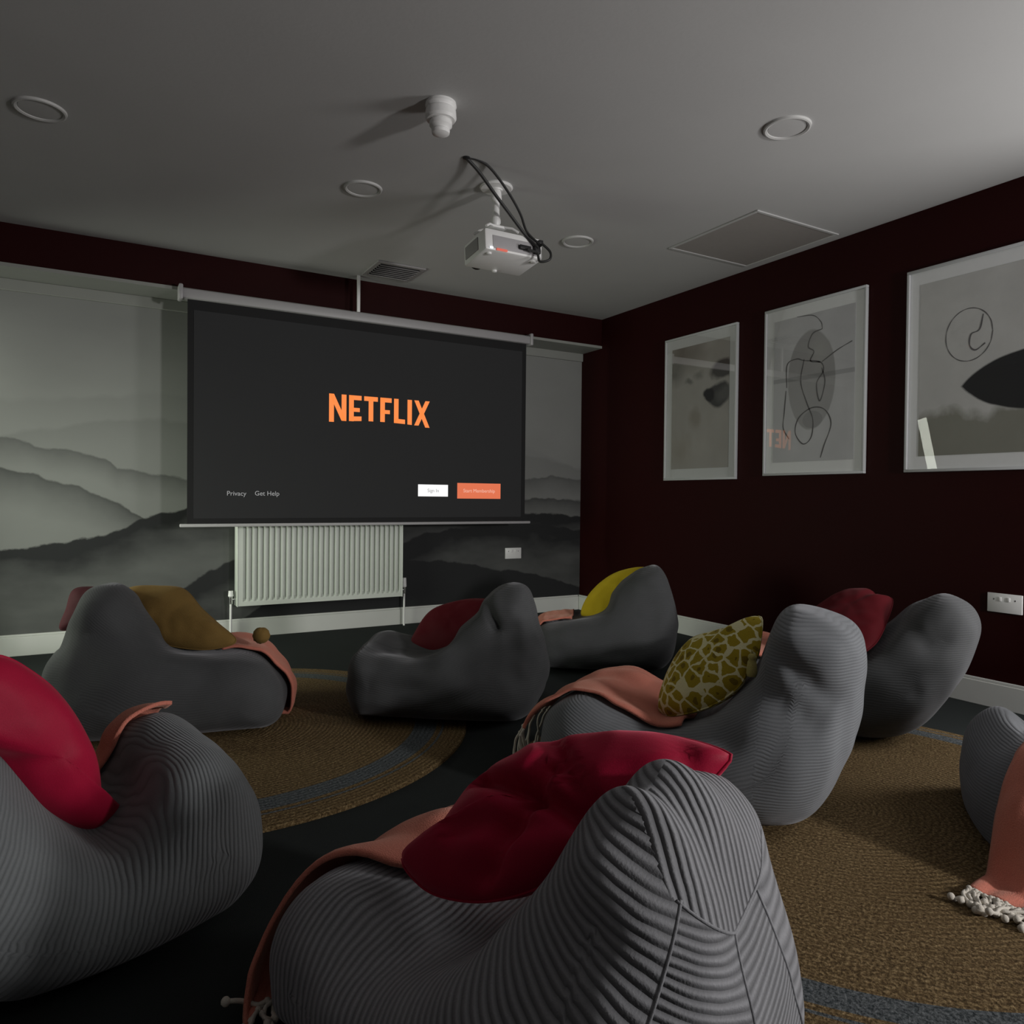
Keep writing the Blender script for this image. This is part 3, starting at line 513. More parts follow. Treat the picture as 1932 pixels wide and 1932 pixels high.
MB().bb(1.51, 1.53, SY - 0.045, SY - 0.030, 2.16, CH, 0.002).build('hanging_strap', M['plastic'], e)
# lettering of the big logo
def letters(x0, x1, zt, arch):
    """zt: top; arch(x): bottom z"""
    mb = MB(); y0, y1 = SY - 0.0050, SY - 0.0032
    def poly(P):
        n = len(P); mb.add([(x, y0, z) for x, z in P] + [(x, y1, z) for x, z in P], [tuple(range(n)), tuple(range(n, 2 * n))[::-1]] + [(i, (i + 1) % n, n + (i + 1) % n, n + i) for i in range(n)])
    wd = {'N': 0.115, 'E': 0.085, 'T': 0.095, 'F': 0.08, 'L': 0.08, 'I': 0.032, 'X': 0.115}
    tot = sum(wd.values()); gap = ((x1 - x0) - tot) / 6; x = x0; st = 0.032
    for ch in 'NETFLIX':
        w = wd[ch]; a, b = x, x + w; zb = lambda q: arch(q)
        if ch == 'N':
            poly([(a, zt), (a + st, zt), (a + st, zb(a)), (a, zb(a))]); poly([(b - st, zt), (b, zt), (b, zb(b)), (b - st, zb(b))]); poly([(a, zt), (a + st, zt), (b, zb(b)), (b - st, zb(b))])
        elif ch in 'EFL':
            poly([(a, zt), (a + st, zt), (a + st, zb(a)), (a, zb(a))])
            if ch in 'EF': poly([(a, zt), (b, zt), (b, zt - 0.03), (a, zt - 0.03)]); poly([(a, zt - 0.082), (b - 0.012, zt - 0.082), (b - 0.012, zt - 0.108), (a, zt - 0.108)])
            if ch in 'EL': poly([(a, zb(a) + 0.03), (b, zb(b) + 0.03), (b, zb(b)), (a, zb(a))])
        elif ch == 'T':
            poly([(a, zt), (b, zt), (b, zt - 0.03), (a, zt - 0.03)]); c = (a + b) / 2; poly([(c - st / 2, zt), (c + st / 2, zt), (c + st / 2, zb(c)), (c - st / 2, zb(c))])
        elif ch == 'I': poly([(a, zt), (b, zt), (b, zb(b)), (a, zb(a))])
        else:
            poly([(a, zt), (a + st, zt), (b, zb(b)), (b - st, zb(b))]); poly([(b - st, zt), (b, zt), (a + st, zb(a)), (a, zb(a))])
        x += w + gap
    return mb
letters(1.338, 2.048, 1.613, lambda q: 1.449 - 0.02 * ((q - 1.69) / 0.355) ** 2).build('logo_lettering', M['orange'], e, False)
MB().bb(1.966, 2.194, SY - 0.0045, SY - 0.0032, 0.947, 1.030).build('white_button', M['pwhite'], e, False)
MB().bb(2.268, 2.622, SY - 0.0045, SY - 0.0032, 0.934, 1.046).build('orange_button', M['button'], e, False)
def text(body, x, z, size, m, name, dy=0.0052, align='LEFT'):
    cu = bpy.data.curves.new('t', 'FONT'); cu.body = body; cu.size = size; cu.align_x = align; cu.extrude = 0.0003
    ob = bpy.data.objects.new('t', cu); C.objects.link(ob); bpy.context.view_layer.update()
    me = bpy.data.meshes.new_from_object(ob); bpy.data.objects.remove(ob)
    for v in me.vertices: v.co = Vector((x + v.co.x, SY - dy - v.co.z, z + v.co.y))
    me.name = name; me.materials.clear(); me.materials.append(m)
    o = bpy.data.objects.new(name, me); C.objects.link(o); o.parent = e; o.matrix_parent_inverse = Matrix.Translation(-Vector(e.location)); return o
text('Privacy', 0.711, 0.940, 0.040, M['pgrey'], 'menu_text'); text('Get Help', 0.875, 0.942, 0.040, M['pgrey'], 'menu_text')
text('Sign In', 2.08, 0.977, 0.034, M['pgrey'], 'button_text', align='CENTER'); text('Start Membership', 2.445, 0.979, 0.036, M['ppink'], 'button_text', align='CENTER')

# ---------------------------------------------------------------- radiator and pipes
e = empty('radiator', (1.38, MY - 0.07, 0.22), 'white ribbed panel radiator on the mural wall under the screen', 'radiator')
rx0, rx1, rz0, rz1, ry = 0.815, 1.942, 0.222, 0.80, MY - 0.115
nr = 30; vs = []; fs = []; prof = []
wv = (rx1 - rx0 - 0.04) / nr
for i in range(nr):
    x = rx0 + 0.02 + i * wv
    for a, d in ((0.0, 0), (0.30, 0), (0.42, 1), (0.88, 1)): prof.append((x + a * wv, d * 0.022))
prof.append((rx1 - 0.02, 0)); prof = [(rx0, 0)] + prof + [(rx1, 0)]
rows = [(rz0, 0.0, 0), (rz0, 1.0, 0), (rz0 + 0.028, 1.0, 0), (rz0 + 0.05, 1.0, 1), (rz1 - 0.05, 1.0, 1), (rz1 - 0.028, 1.0, 0), (rz1, 1.0, 0), (rz1, 0.0, 0)]
for z, on, k in rows:
    for x, d in prof: vs.append((x, (ry + (d if k else 0)) if on else ry + 0.09, z))
n = len(prof)
for j in range(len(rows) - 1):
    for i in range(n - 1): fs.append((j * n + i, j * n + i + 1, (j + 1) * n + i + 1, (j + 1) * n + i))
MB().add(vs, fs).build('ribbed_panel', M['radiator'], e, False)
for x in (rx0 - 0.001, rx1 + 0.001): MB().bb(x - 0.003, x + 0.003, ry - 0.002, ry + 0.10, rz0 - 0.003, rz1 + 0.002, 0.002).build('side_panel', M['radiator'], e)
MB().bb(rx0, rx1, ry, ry + 0.10, rz1 - 0.002, rz1 + 0.004, 0.001).build('top_grille', M['radiator'], e)
for x, s in ((rx0, -1), (rx1, 1)):
    v = MB(); v.tube([(x, ry + 0.05, 0.262), (x + s * 0.035, ry + 0.05, 0.262)], 0.009, 14)
    v.tube([(x + s * 0.035, ry + 0.05, 0.235), (x + s * 0.035, ry + 0.05, 0.28)], 0.012, 16); o = v.build('valve', M['chrome'], e)
    MB().tube([(x + s * 0.035, ry + 0.05, 0.28), (x + s * 0.035, ry + 0.05, 0.286), (x + s * 0.035, ry + 0.05, 0.32 + 0.03 * (s > 0))], [0.012, 0.017, 0.014], 16).build('valve_cap', M['plastic'], e)
    MB().tube([(x + s * 0.035, ry + 0.05, 0.24), (x + s * 0.035, ry + 0.05, 0.0)], 0.0075, 12).build('pipe', M['plastic'], e)
for x in (rx0 + 0.2, rx1 - 0.2): MB().bb(x - 0.015, x + 0.015, ry + 0.09, MY - 0.001, 0.3, 0.7, 0.002).build('wall_bracket', M['radiator'], e)

# sockets
def socket(c, axis, lab, grp='white wall sockets'):
    e = empty('wall_socket', c, lab, 'wall socket', grp)
    def b(du, dz, w, hh, d0, d1, m, nm):
        if axis == 'y': mb = MB().bb(c[0] + du - w / 2, c[0] + du + w / 2, c[1] - d1, c[1] - d0, c[2] + dz - hh / 2, c[2] + dz + hh / 2, 0.002)
        else: mb = MB().bb(c[0] - d1, c[0] - d0, c[1] + du - w / 2, c[1] + du + w / 2, c[2] + dz - hh / 2, c[2] + dz + hh / 2, 0.002)
        mb.build(nm, m, e)
    b(0, 0, 0.147, 0.087, 0, 0.009, M['plastic'], 'face_plate')
    for s in (-1, 1):
        b(s * 0.018, 0.018, 0.012, 0.020, 0.009, 0.013, M['plastic'], 'switch')
        b(s * 0.045, 0.016, 0.004, 0.008, 0.008, 0.0096, M['black'], 'pin_slot')
socket((2.93, MY, 0.497), 'y', 'white double wall socket low on the mural wall right of the radiator')
socket((RW, 1.741, 0.484), 'x', 'white double wall socket on the dark red right wall below the pictures')

# ---------------------------------------------------------------- pictures on the right wall
def tubeart(P, r, name, par, xx):
    """ink line drawn on the print, flat ribbon"""
    vs = []; fs = []; P = bez(P, 10); 
    for i, p in enumerate(P):
        t = (P[min(i + 1, len(P) - 1)] - P[max(i - 1, 0)]).normalized(); n = Vector((-t.y, t.x, 0)) * r * 0.6 * (0.6 + 0.5 * abs(math.sin(i * 0.21)))
        for q in (p + n, p - n): vs.append((xx, q.x, q.y))
        if i: fs.append((2 * i - 2, 2 * i - 1, 2 * i + 1, 2 * i))
    return vs, fs
def picture(y0, y1, z0, z1, kind, lab, lines, mt=0.055):
    """y0 (near) < y1 (far); seen from the room the far edge is on the left"""
    e = empty('framed_print', (RW, (y0 + y1) / 2, z0), lab, 'picture', 'framed abstract prints on the dark red wall')
    x1 = RW - 0.022; fw = 0.014; mb = MB()
    for a in ((y0, y1, z0, z0 + fw), (y0, y1, z1 - fw, z1), (y0, y0 + fw, z0 + fw, z1 - fw), (y1 - fw, y1, z0 + fw, z1 - fw)): mb.bb(x1, RW, *a, 0.002)
    mb.build('frame', M['frame'], e)
    MB().bb(RW - 0.010, RW - 0.006, y0 + fw, y1 - fw, z0 + fw, z1 - fw).build('mount', M['mount'], e, False)
    # print: local y' from the far (left) edge so that its object space has its origin at the lower left
    mb = MB(); w, hh = (y1 - y0) - 2 * (fw + mt), (z1 - z0) - 2 * (fw + mt) - 0.02
    o = MB().bb(-0.002, 0, 0, w, 0, hh).build('print', art_mat(kind), None, False)
    o.scale = (1, -1, 1); o.location = (RW - 0.0105, y1 - fw - mt, z0 + fw + mt + 0.01)
    o.parent = e; o.matrix_parent_inverse = Matrix.Translation(-Vector(e.location))
    if lines:
        vs, fs = [], []
        for L, r in lines:
            v, f = tubeart([(w * a, hh * b, 0) for a, b in L], r, '', None, 0)
            k = len(vs); vs += [(RW - 0.0135, o.location.y - q[1], o.location.z + q[2]) for q in v]; fs += [tuple(i + k for i in ff) for ff in f]
        MB().add(vs, fs).build('ink_line', M['ink'], e, False, recalc=False)
    MB().add([(RW - 0.016, y0 + fw, z0 + fw), (RW - 0.016, y1 - fw, z0 + fw), (RW - 0.016, y1 - fw, z1 - fw), (RW - 0.016, y0 + fw, z1 - fw)], [(0, 1, 2, 3)]).build('glass', M['glass'], e, False, recalc=False)
picture(3.35, 4.03, 1.077, 2.083, 'wash', 'framed abstract print with brown washes and two small black blots, leftmost of three', [])
L2 = [([(0.30, 1.0), (0.50, 0.985), (0.60, 0.93), (0.62, 0.88)], 0.004),
      ([(0.62, 0.88), (0.50, 0.86), (0.45, 0.78), (0.52, 0.74), (0.48, 0.68), (0.60, 0.66)], 0.006),
      ([(0.18, 0.52), (0.18, 0.68), (0.30, 0.71), (0.40, 0.69), (0.60, 0.66), (0.64, 0.60), (0.56, 0.52), (0.60, 0.40), (0.66, 0.52), (0.62, 0.62)], 0.006),
      ([(0.40, 0.70), (0.36, 0.55), (0.44, 0.40), (0.52, 0.28), (0.50, 0.16), (0.40, 0.12), (0.30, 0.20), (0.34, 0.30), (0.50, 0.36), (0.66, 0.34), (0.74, 0.24), (0.66, 0.10), (0.62, 0.02)], 0.006),
      ([(0.17, 0.50), (0.15, 0.35), (0.14, 0.24), (0.22, 0.16)], 0.006), ([(0.62, 0.66), (0.80, 0.72), (0.97, 0.76)], 0.005)]
picture(2.445, 3.128, 1.092, 2.099, 'line', 'framed abstract line drawing over a grey oval, middle one of three', L2)
L3 = [([(0.44 + 0.20 * math.cos(a) , 0.66 + 0.145 * math.sin(a)) for a in [i * PI / 8 for i in range(17)]], 0.0035),
      ([(0.56, 0.76), (0.53, 0.68), (0.46, 0.66), (0.45, 0.60), (0.50, 0.57), (0.58, 0.60)], 0.006)]
picture(1.55, 2.222, 1.091, 2.103, 'shape', 'framed abstract print with thin circle and large black shape, rightmost of three', L3)

# ---------------------------------------------------------------- rugs
def rug(c, lab, rz, m, R=1.025):
    mb = MB(); prof = [(0.001, 0.012)]
    rr = 0.0
    while rr < R - 0.018: prof += [(rr + 0.004, 0.0135), (rr + 0.009, 0.0145), (rr + 0.014, 0.0135), (rr + 0.018, 0.012)]; rr += 0.018
    prof += [(R, 0.009), (R, 0.001), (0.001, 0.001)]
    mb.lathe(prof[::4] + prof[-3:], (0, 0, 0), 128)
    for i, v in enumerate(mb.v):
        mb.v[i] = (v[0], v[1], v[2] + (0.004 * (0.5 + 0.5 * noise.noise(Vector((v[0] * 3, v[1] * 3, c[0]))))  if v[2] > 0.005 else 0))
    o = mb.build('round_jute_rug', m); o.location = (c[0], c[1], 0); o.rotation_euler = (0, 0, rz)
    return tag(o, lab, 'rug', 'round braided rugs')
rug((0.405, 3.125), 'round braided jute rug with grey ring on the left, under two beanbags', 0.4, jute('braided_jute_far'))
rug((1.958, 1.437), 'round braided jute rug with grey ring in the right foreground', 2.1, jute('braided_jute_near', 0.915, 0.985), 1.06)

# ---------------------------------------------------------------- beanbags
def catmull_closed(P, n):
    m = len(P); out = []
    for i in range(m):
        a, b, c, d = (Vector(P[(i + k) % m]) for k in (-1, 0, 1, 2))
        for k in range(12):
            t = k / 12; out.append(0.5 * ((2 * b) + (c - a) * t + (2 * a - 5 * b + 4 * c - d) * t * t + (3 * b - a - 3 * c + d) * t ** 3))
    L = [0]
    for i in range(len(out)): L.append(L[-1] + (out[(i + 1) % len(out)] - out[i]).length)
    res = []; j = 0; tot = L[-1]
    for i in range(n):
        s = tot * i / n
        while L[j + 1] < s: j += 1
        f = (s - L[j]) / max(1e-9, L[j + 1] - L[j]); res.append(out[j].lerp(out[(j + 1) % len(out)], f))
    return res, tot
class Bag:
    def __init__(s, loc, rot, outline, skel, seed=0, dip=0.25, e1=0.72, e2=0.85, lump=0.02, side=1, peaks=(), folds=(), res=(220, 72)):
        s.NT, s.NP = res; s.side = side
        O, s.per = catmull_closed([Vector((p[0], p[1], 0)) for p in outline], s.NT)
        for p in O: p.y = max(p.y, 0.004)
        s.O = O
        K = [Vector((k[0], k[1], 0)) for k in skel]; W = [k[2] for k in skel]
        KK = [Vector((k[0], k[1], k[2])) for k in skel]; E_ = [2 * KK[0] - KK[1]] + KK + [2 * KK[-1] - KK[-2]]; FN = []
        for i in range(1, len(E_) - 2):
            for q_ in range(12):
                t = q_ / 12; a, b, c, d = E_[i - 1:i + 3]; FN.append(0.5 * ((2 * b) + (c - a) * t + (2 * a - 5 * b + 4 * c - d) * t * t + (3 * b - a - 3 * c + d) * t ** 3))
        FN.append(KK[-1]); K = [Vector((k.x, k.y, 0)) for k in FN]; W = [k.z for k in FN]
        s.loc = Vector((loc[0], loc[1], 0)); s.R = Matrix.Rotation(rot, 3, 'Z')
        # nearest skeleton point, smoothed along the outline so that panels stay even
        cp = []
        for p in O:
            best = None
            for i in range(len(K) - 1):
                a, b = K[i], K[i + 1]; t = max(0, min(1, (p - a).dot(b - a) / (b - a).length_squared)); q = a.lerp(b, t)
                d = (p - q).length
                if best is None or d < best[0]: best = (d, i + t)
            cp.append(best[1] / 12)
        for _ in range(int(26 * (s.NT / 220) ** 2)): cp = [(cp[i - 1] + 2 * cp[i] + cp[(i + 1) % s.NT]) / 4 for i in range(s.NT)]
        s.G = []
        zmax = max(p.y for p in O)
        for i, p in enumerate(O):
            u = cp[i]; k = min(int(u * 12), len(K) - 2); f = u * 12 - k
            c = K[k].lerp(K[k + 1], f); w = W[k] * (1 - f) + W[k + 1] * f
            # dip only on the seat side: outline point above the skeleton, forward of the back
            up = max(0.0, (p - c).normalized().y)
            seat = up * max(0, 1 - max(0, u - 1.2) / 1.2)
            row = []
            for j in range(s.NP + 1):
                ph = -PI / 2 + PI * j / s.NP; cc = max(0, math.cos(ph)) ** e1; ss = math.copysign(abs(math.sin(ph)) ** e2, ph)
                cc *= 1 - dip * seat * math.exp(-(ph / 0.55) ** 2)
                q = c + (p - c) * cc
                v = Vector((q.x, ss * w, q.y))
                if v.z > 0.03:
                    nn = Vector((v.x * 4.2 + seed * 7, v.y * 4.2, v.z * 4.2))
                    l1 = noise.noise(nn) * lump + noise.noise(nn * 2.7) * lump * 0.4
                    dirv = Vector(((p - c).normalized().x * cc, ss, (p - c).normalized().y * cc)); v += dirv * l1 * min(1, (v.z - 0.03) / 0.08)
                for (ps, py_, pw, pa, zlo) in peaks:
                    if v.z > zlo: v.z += pa * math.exp(-((v.y - py_) / pw) ** 2 - ((v.x - ps) / 0.12) ** 2) * min(1, (v.z - zlo) / 0.1)
                for (s0_, z0_, s1_, z1_, fd, fw_) in folds:
                    if v.y * s.side > 0:
                        a_, b_ = Vector((s0_, z0_)), Vector((s1_, z1_)); w_ = Vector((v.x, v.z)); tt = max(0, min(1, (w_ - a_).dot(b_ - a_) / (b_ - a_).length_squared))
                        g_ = fd * math.exp(-((w_ - a_.lerp(b_, tt)).length / fw_) ** 2)
                        v.y -= s.side * g_; v.z -= g_ * 0.3
                # floor-flattened belly
                if v.z < 0.004: v.z = 0.004
                if j in (0, s.NP):                       # the two flank ends close on shared points of the core line
                    kq = min(int(round(u * 12)), len(K) - 1); v = Vector((K[kq].x, ss * W[kq], max(0.02, K[kq].y)))
                row.append(v)
            s.G.append(row)
        s.seed = seed
    def local(s, t, ph):
        """t in turns along the outline, ph in -1..1 across"""
        a = (t % 1) * s.NT; i = int(a); f = a - i; b = (ph + 1) / 2 * s.NP; b = max(0, min(s.NP - 1e-6, b)); j = int(b); g = b - j
        A = s.G[i % s.NT]; B = s.G[(i + 1) % s.NT]
        return (A[j] * (1 - f) + B[j] * f) * (1 - g) + (A[j + 1] * (1 - f) + B[j + 1] * f) * g
    def normal(s, t, ph):
        e_ = 0.012; a = s.local(t + e_, ph) - s.local(t - e_, ph); b = s.local(t, min(1, ph + 0.05)) - s.local(t, max(-1, ph - 0.05))
        n = a.cross(b); 
        if n.length < 1e-9: n = Vector((0, 1, 0))
        n.normalize()
        c = s.local(t, 0) ; o = s.local(t + 0.5, 0)
        ctr = (s.local(t, -1) + s.local(t, 1)) / 2
        if n.dot(s.local(t, ph) - ctr) < 0: n = -n
        return n
    def world(s, t, ph, off=0.0): return s.loc + s.R @ (s.local(t, ph) + s.normal(t, ph) * off)
    def build(s, m, label, group, seams=(0.5, -0.5), cap=None, band=0.30, uvf=None, seamlines=()):
        vs = [s.loc + s.R @ v for row in s.G for v in row]; n = s.NP + 1; fs = []; uvs = []
        step = s.per / s.NT; row0 = s.G
        for i in range(s.NT):
            for j in range(s.NP):
                fs.append((i * n + j, i * n + j + 1, ((i + 1) % s.NT) * n + j + 1, ((i + 1) % s.NT) * n + j))
                t0, t1 = i * step, (i + 1) * step; ph0, ph1 = (j / s.NP * 2 - 1), ((j + 1) / s.NP * 2 - 1)
                tm = i / s.NT; pm = (ph0 + ph1) / 2
                wid = 0.48
                if uvf:
                    mid = (row0[i][j] + row0[(i + 1) % s.NT][j + 1]) / 2; rg = uvf[0](mid)
                    uvs.append([(uvf[1](rg, q_), 0) for q_ in (row0[i][j], row0[i][j + 1], row0[(i + 1) % s.NT][j + 1], row0[(i + 1) % s.NT][j])])
                elif cap and cap[0] <= tm < cap[1] and abs(pm) < cap[2]: uvs.append([(ph0 * wid, 0), (ph1 * wid, 0), (ph1 * wid, 0), (ph0 * wid, 0)])
                elif abs(pm) < band and (cap is None or not cap[0] - 0.35 < tm < cap[0]) : uvs.append([(ph0 * wid, 0), (ph1 * wid, 0), (ph1 * wid, 0), (ph0 * wid, 0)])
                else:
                    k = 0.22 * abs(pm) if cap else 0.0
                    uvs.append([(t0 + 0.10 * abs(ph0), 0), (t0 + 0.10 * abs(ph1), 0), (t1 + 0.10 * abs(ph1), 0), (t1 + 0.10 * abs(ph0), 0)])
        e = empty('beanbag', s.loc, label, 'beanbag', group)
        mb = MB().add(vs, fs); o = mb.build('cover', m, e, True, 180, recalc=False)
        me = o.data; uv = me.uv_layers.new(name='wale'); k = 0
        for q in uvs:
            for c in q: uv.data[k].uv = c; k += 1
        bm = bmesh.new(); bm.from_mesh(me); bmesh.ops.remove_doubles(bm, verts=bm.verts, dist=1e-4)
        bmesh.ops.holes_fill(bm, edges=[q for q in bm.edges if q.is_boundary], sides=0)
        if True:
            for _ in range(8): bmesh.ops.smooth_vert(bm, verts=bm.verts, factor=0.5, use_axis_x=True, use_axis_y=True, use_axis_z=True)
        bmesh.ops.recalc_face_normals(bm, faces=bm.faces); bm.to_mesh(me); bm.free()
        me.shade_smooth()
        # piped seams
        def seam(pts): MB().tube(pts, 0.0022, 6).build('seam', m, e, True, 180)
        if seamlines:
            from mathutils.bvhtree import BVHTree
            tree = BVHTree.FromPolygons([v - s.loc for v in vs], fs)
            for rays in seamlines:
                pts = []
                for o_, d_ in rays:
                    h_, nn, _, _ = tree.ray_cast(s.R @ Vector(o_), s.R @ Vector(d_))
                    if h_ is not None: pts.append(h_ + s.loc)
                if len(pts) > 2: seam(pts)
        return e
def throw(bag, rows, label, nrow=46, ncol=26, thick=0.009, fold=0.010, tassels=0, tl=0.07, hang=0.0, seed=1, group='salmon throws on the beanbags', fringe_end=True):
    """rows: (t, ph0, ph1, off, world shift) or (t0, ph0, t1, ph1, off, shift) from the seat to the hanging end"""
    def rowat(a):
        a *= len(rows) - 1; i = min(int(a), len(rows) - 2); f = a - i; f = f * f * (3 - 2 * f) * 0.4 + f * 0.6; A, B = rows[i], rows[i + 1]
        if len(A) == 5: A = (A[0], A[1], A[0], A[2], A[3], A[4])
        if len(B) == 5: B = (B[0], B[1], B[0], B[2], B[3], B[4])
        return [A[k] * (1 - f) + B[k] * f for k in range(5)] + [Vector(A[5]).lerp(Vector(B[5]), f)]
    vs = []; fs = []
    for i in range(nrow + 1):
        ta, p0, tb, p1, off, sh = rowat(i / nrow)
        for j in range(ncol + 1):
            b = j / ncol; ph = p0 + (p1 - p0) * b; t = ta + (tb - ta) * b
            o = off + fold * (0.5 + 0.5 * math.sin(b * 17 + seed * 2 + 1.5 * math.sin(i * 0.12 + seed))) + 0.006 * noise.noise(Vector((i * 0.18, j * 0.2, seed)))
            q = bag.world(t, ph, max(0.004, o)) + sh
            q.z = max(q.z, 0.020 + 0.004 * math.sin(b * 20)); vs.append(q)
            if i and j: k = i * (ncol + 1) + j; fs.append((k - ncol - 2, k - ncol - 1, k, k - 1))
    e = empty('throw_blanket', tuple(vs[len(vs) // 2]), label, 'blanket', group)
    o = MB().add(vs, fs).build('blanket', M['salmon'], e, True, 180, recalc=False)
    md = o.modifiers.new('thick', 'SOLIDIFY'); md.thickness = thick; md.offset = 0
    rnd = random.Random(seed)
    for k in range(tassels):
        b = int(k / max(1, tassels - 1) * ncol); p = vs[nrow * (ncol + 1) + b]; q0 = vs[(nrow - 1) * (ncol + 1) + b]; d = (p - q0).normalized()
        pts = [p]; dd = d.copy()
        for s_ in range(6):
            dd = (dd + Vector((rnd.uniform(-.5, .5), rnd.uniform(-.5, .5), rnd.uniform(-.55, .25) - hang))).normalized(); x = pts[-1] + dd * tl / 6; x.z = max(x.z, 0.018 + rnd.random() * 0.012); pts.append(x)
        MB().tube(bez(pts, 3), 0.0042, 6).ball(pts[-1], 0.0085, 5).ball(pts[1], 0.0065, 5).build('tassel', M['cream'], e, True, 180)
    return e
def cushion(F, thick, m, label, seed=0, group=None, wr=0.012, extra=None, back=0.0, crease=(), pinch=0.0, name='cushion'):
    o, u, v, n = (Vector(F[k]) for k in ('o', 'u', 'v', 'n'))
    o = o - n * back
    P, per = catmull_closed([Vector((p[0], p[1], 0)) for p in F['pts']], 96)
    e = empty(name, o, label, 'cushion', group)
    NR = 18; vs = []; fs = []
    def ring(r, sg):
        for k, p in enumerate(P):
            q = p * r; hgt = thick * (max(0.0, 1 - r ** 2.4)) ** 0.62
            w = noise.noise(Vector((q.x * 9, q.y * 9, seed * 3.1))) * wr + noise.noise(Vector((q.x * 22, q.y * 22, seed))) * wr * 0.35
            for (ax, ay, dx, dy, dep, wd) in crease:
                dist = abs((q.x - ax) * dy - (q.y - ay) * dx); w -= dep * math.exp(-(dist / wd) ** 2) * (1 if (q.x - ax) * dx + (q.y - ay) * dy > 0 else 0.15)
            hz = sg * (hgt + w * min(1, (1 - r) * 5))
            vs.append(Vector((q.x, q.y, hz)))
    rs = [1 - (i / NR) ** 1.6 * 0.998 for i in range(NR + 1)]
    for r in rs: ring(r, 1)
    n1 = len(vs)
    for r in rs[1:]: ring(r, -1)
    m_ = 96
    for i in range(NR):
        for k in range(m_): fs.append((i * m_ + k, i * m_ + (k + 1) % m_, (i + 1) * m_ + (k + 1) % m_, (i + 1) * m_ + k))
    base = lambda i: 0 if i == 0 else n1 + (i - 1) * m_
    for i in range(NR):
        for k in range(m_): fs.append((base(i) + k, base(i + 1) + k, base(i + 1) + (k + 1) % m_, base(i) + (k + 1) % m_))
    fs.append(tuple(NR * m_ + k for k in range(m_))); fs.append(tuple(base(NR) + k for k in range(m_))[::-1])
    e.rotation_euler = Matrix((u, v, n)).transposed().to_euler()
    a = MB().add(vs, fs).build('cushion_cover', m, None, True, 180)
    b = MB().tube([p * 1.004 for p in P] + [P[0]], 0.0028, 6).build('edge_seam', m, None, True, 180)
    a.parent = e; b.parent = e
    return e

bags = {}
def fan_uv(Q, back_s, R=0.45):
    """wales run parallel to the seat rim on the flanks, level on the back, along the bag in the seat"""
    def reg(v): return 'back' if v.x < back_s else 'side'
    def f(rg, v): return v.z * 1.0 if rg == 'back' else math.hypot(v.x - Q[0], v.z - Q[1]) + 0.35 * math.sqrt(v.y ** 2 + 0.04)
    return reg, f
def mk(k, m, lab, uvf=None, seamlines=(), **kw):
    d = BAGS[k]; b = Bag(d['loc'], d['rot'], d['outline'], d['skel'], folds=FOLDS.get(k, ()), side=-1 if k in 'BC' else 1, **kw); bags[k] = b
    b.build(m, lab, 'grey corduroy beanbags', uvf=uvf, seamlines=seamlines); return b
# the foreground beanbag: cap, two rear panels and the side panels, each with its own wale direction
A_S0, A_C = -0.30, math.radians(24)
def a_polar(v):
    """angle and sideways distance from the rear centre seam, about the axis of the backrest"""
    p, y = -(v.x - A_S0), v.y
    return math.degrees(math.atan2(y, p) - A_C), y * math.cos(A_C) - p * math.sin(A_C)
def a_zc(al): return 0.375 + (0.065 if al > 0 else 0.022) * (abs(al) / 36) ** 1.3
def a_sm(z): return 34 + max(0.0, 0.44 - z) / 0.44 * 40
def a_reg(v):
    al, lat = a_polar(v)
    if v.z > a_zc(al) and -0.2 < lat < 0.105 and v.z > 0.36 and v.x < -0.10: return 'cap'
    if abs(al) < a_sm(v.z) and v.x < A_S0 + 0.12: return 'rear'
    return 'side'
def a_u(rg, v):
    al, lat = a_polar(v)
    if rg == 'cap': return lat * 1.05
    if rg == 'rear': return v.z - 0.9 * abs(lat) ** 1.5
    return math.atan2(v.x - 0.28, 0.72 - v.z) * 0.60 + 0.1 * v.y
def a_ray(al, z): w = math.radians(al) + A_C; return ((A_S0, 0, z), (-math.cos(w), math.sin(w), 0))
sl = [[a_ray(0, 0.375 - 0.36 * k / 40) for k in range(41)]]
for sg in (1, -1): sl.append([a_ray(sg * a_sm(z), z) for z in [(0.44 if sg > 0 else 0.395) - 0.38 * k / 40 for k in range(41)]])
sl.append([a_ray(al, a_zc(al)) for al in range(-81, 37, 3)])
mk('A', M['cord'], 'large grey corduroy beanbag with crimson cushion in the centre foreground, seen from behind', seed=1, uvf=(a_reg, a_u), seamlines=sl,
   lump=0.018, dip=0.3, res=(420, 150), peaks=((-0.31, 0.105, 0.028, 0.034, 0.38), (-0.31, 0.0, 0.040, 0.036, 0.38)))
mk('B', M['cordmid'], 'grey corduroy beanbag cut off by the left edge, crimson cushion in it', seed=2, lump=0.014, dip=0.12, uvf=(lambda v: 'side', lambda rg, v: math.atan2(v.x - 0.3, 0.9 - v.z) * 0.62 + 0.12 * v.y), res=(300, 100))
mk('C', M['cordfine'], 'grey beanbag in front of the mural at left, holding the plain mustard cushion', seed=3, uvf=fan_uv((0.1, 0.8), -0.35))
mk('D', M['cordfine'], 'grey beanbag with pinched top, right of the radiator at the rug edge', seed=4, lump=0.035, uvf=fan_uv((0.1, 0.8), -0.2))
mk('E', M['cordfine'], 'grey beanbag farthest back near the corner, with plain yellow cushion', seed=5, uvf=fan_uv((0.1, 0.8), -0.2))
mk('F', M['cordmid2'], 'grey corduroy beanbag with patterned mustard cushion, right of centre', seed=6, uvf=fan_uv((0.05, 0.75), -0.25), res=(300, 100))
mk('G', M['cordfine'], 'grey beanbag by the right wall, with dark red cushion', seed=7, uvf=fan_uv((0.1, 0.8), -0.2))
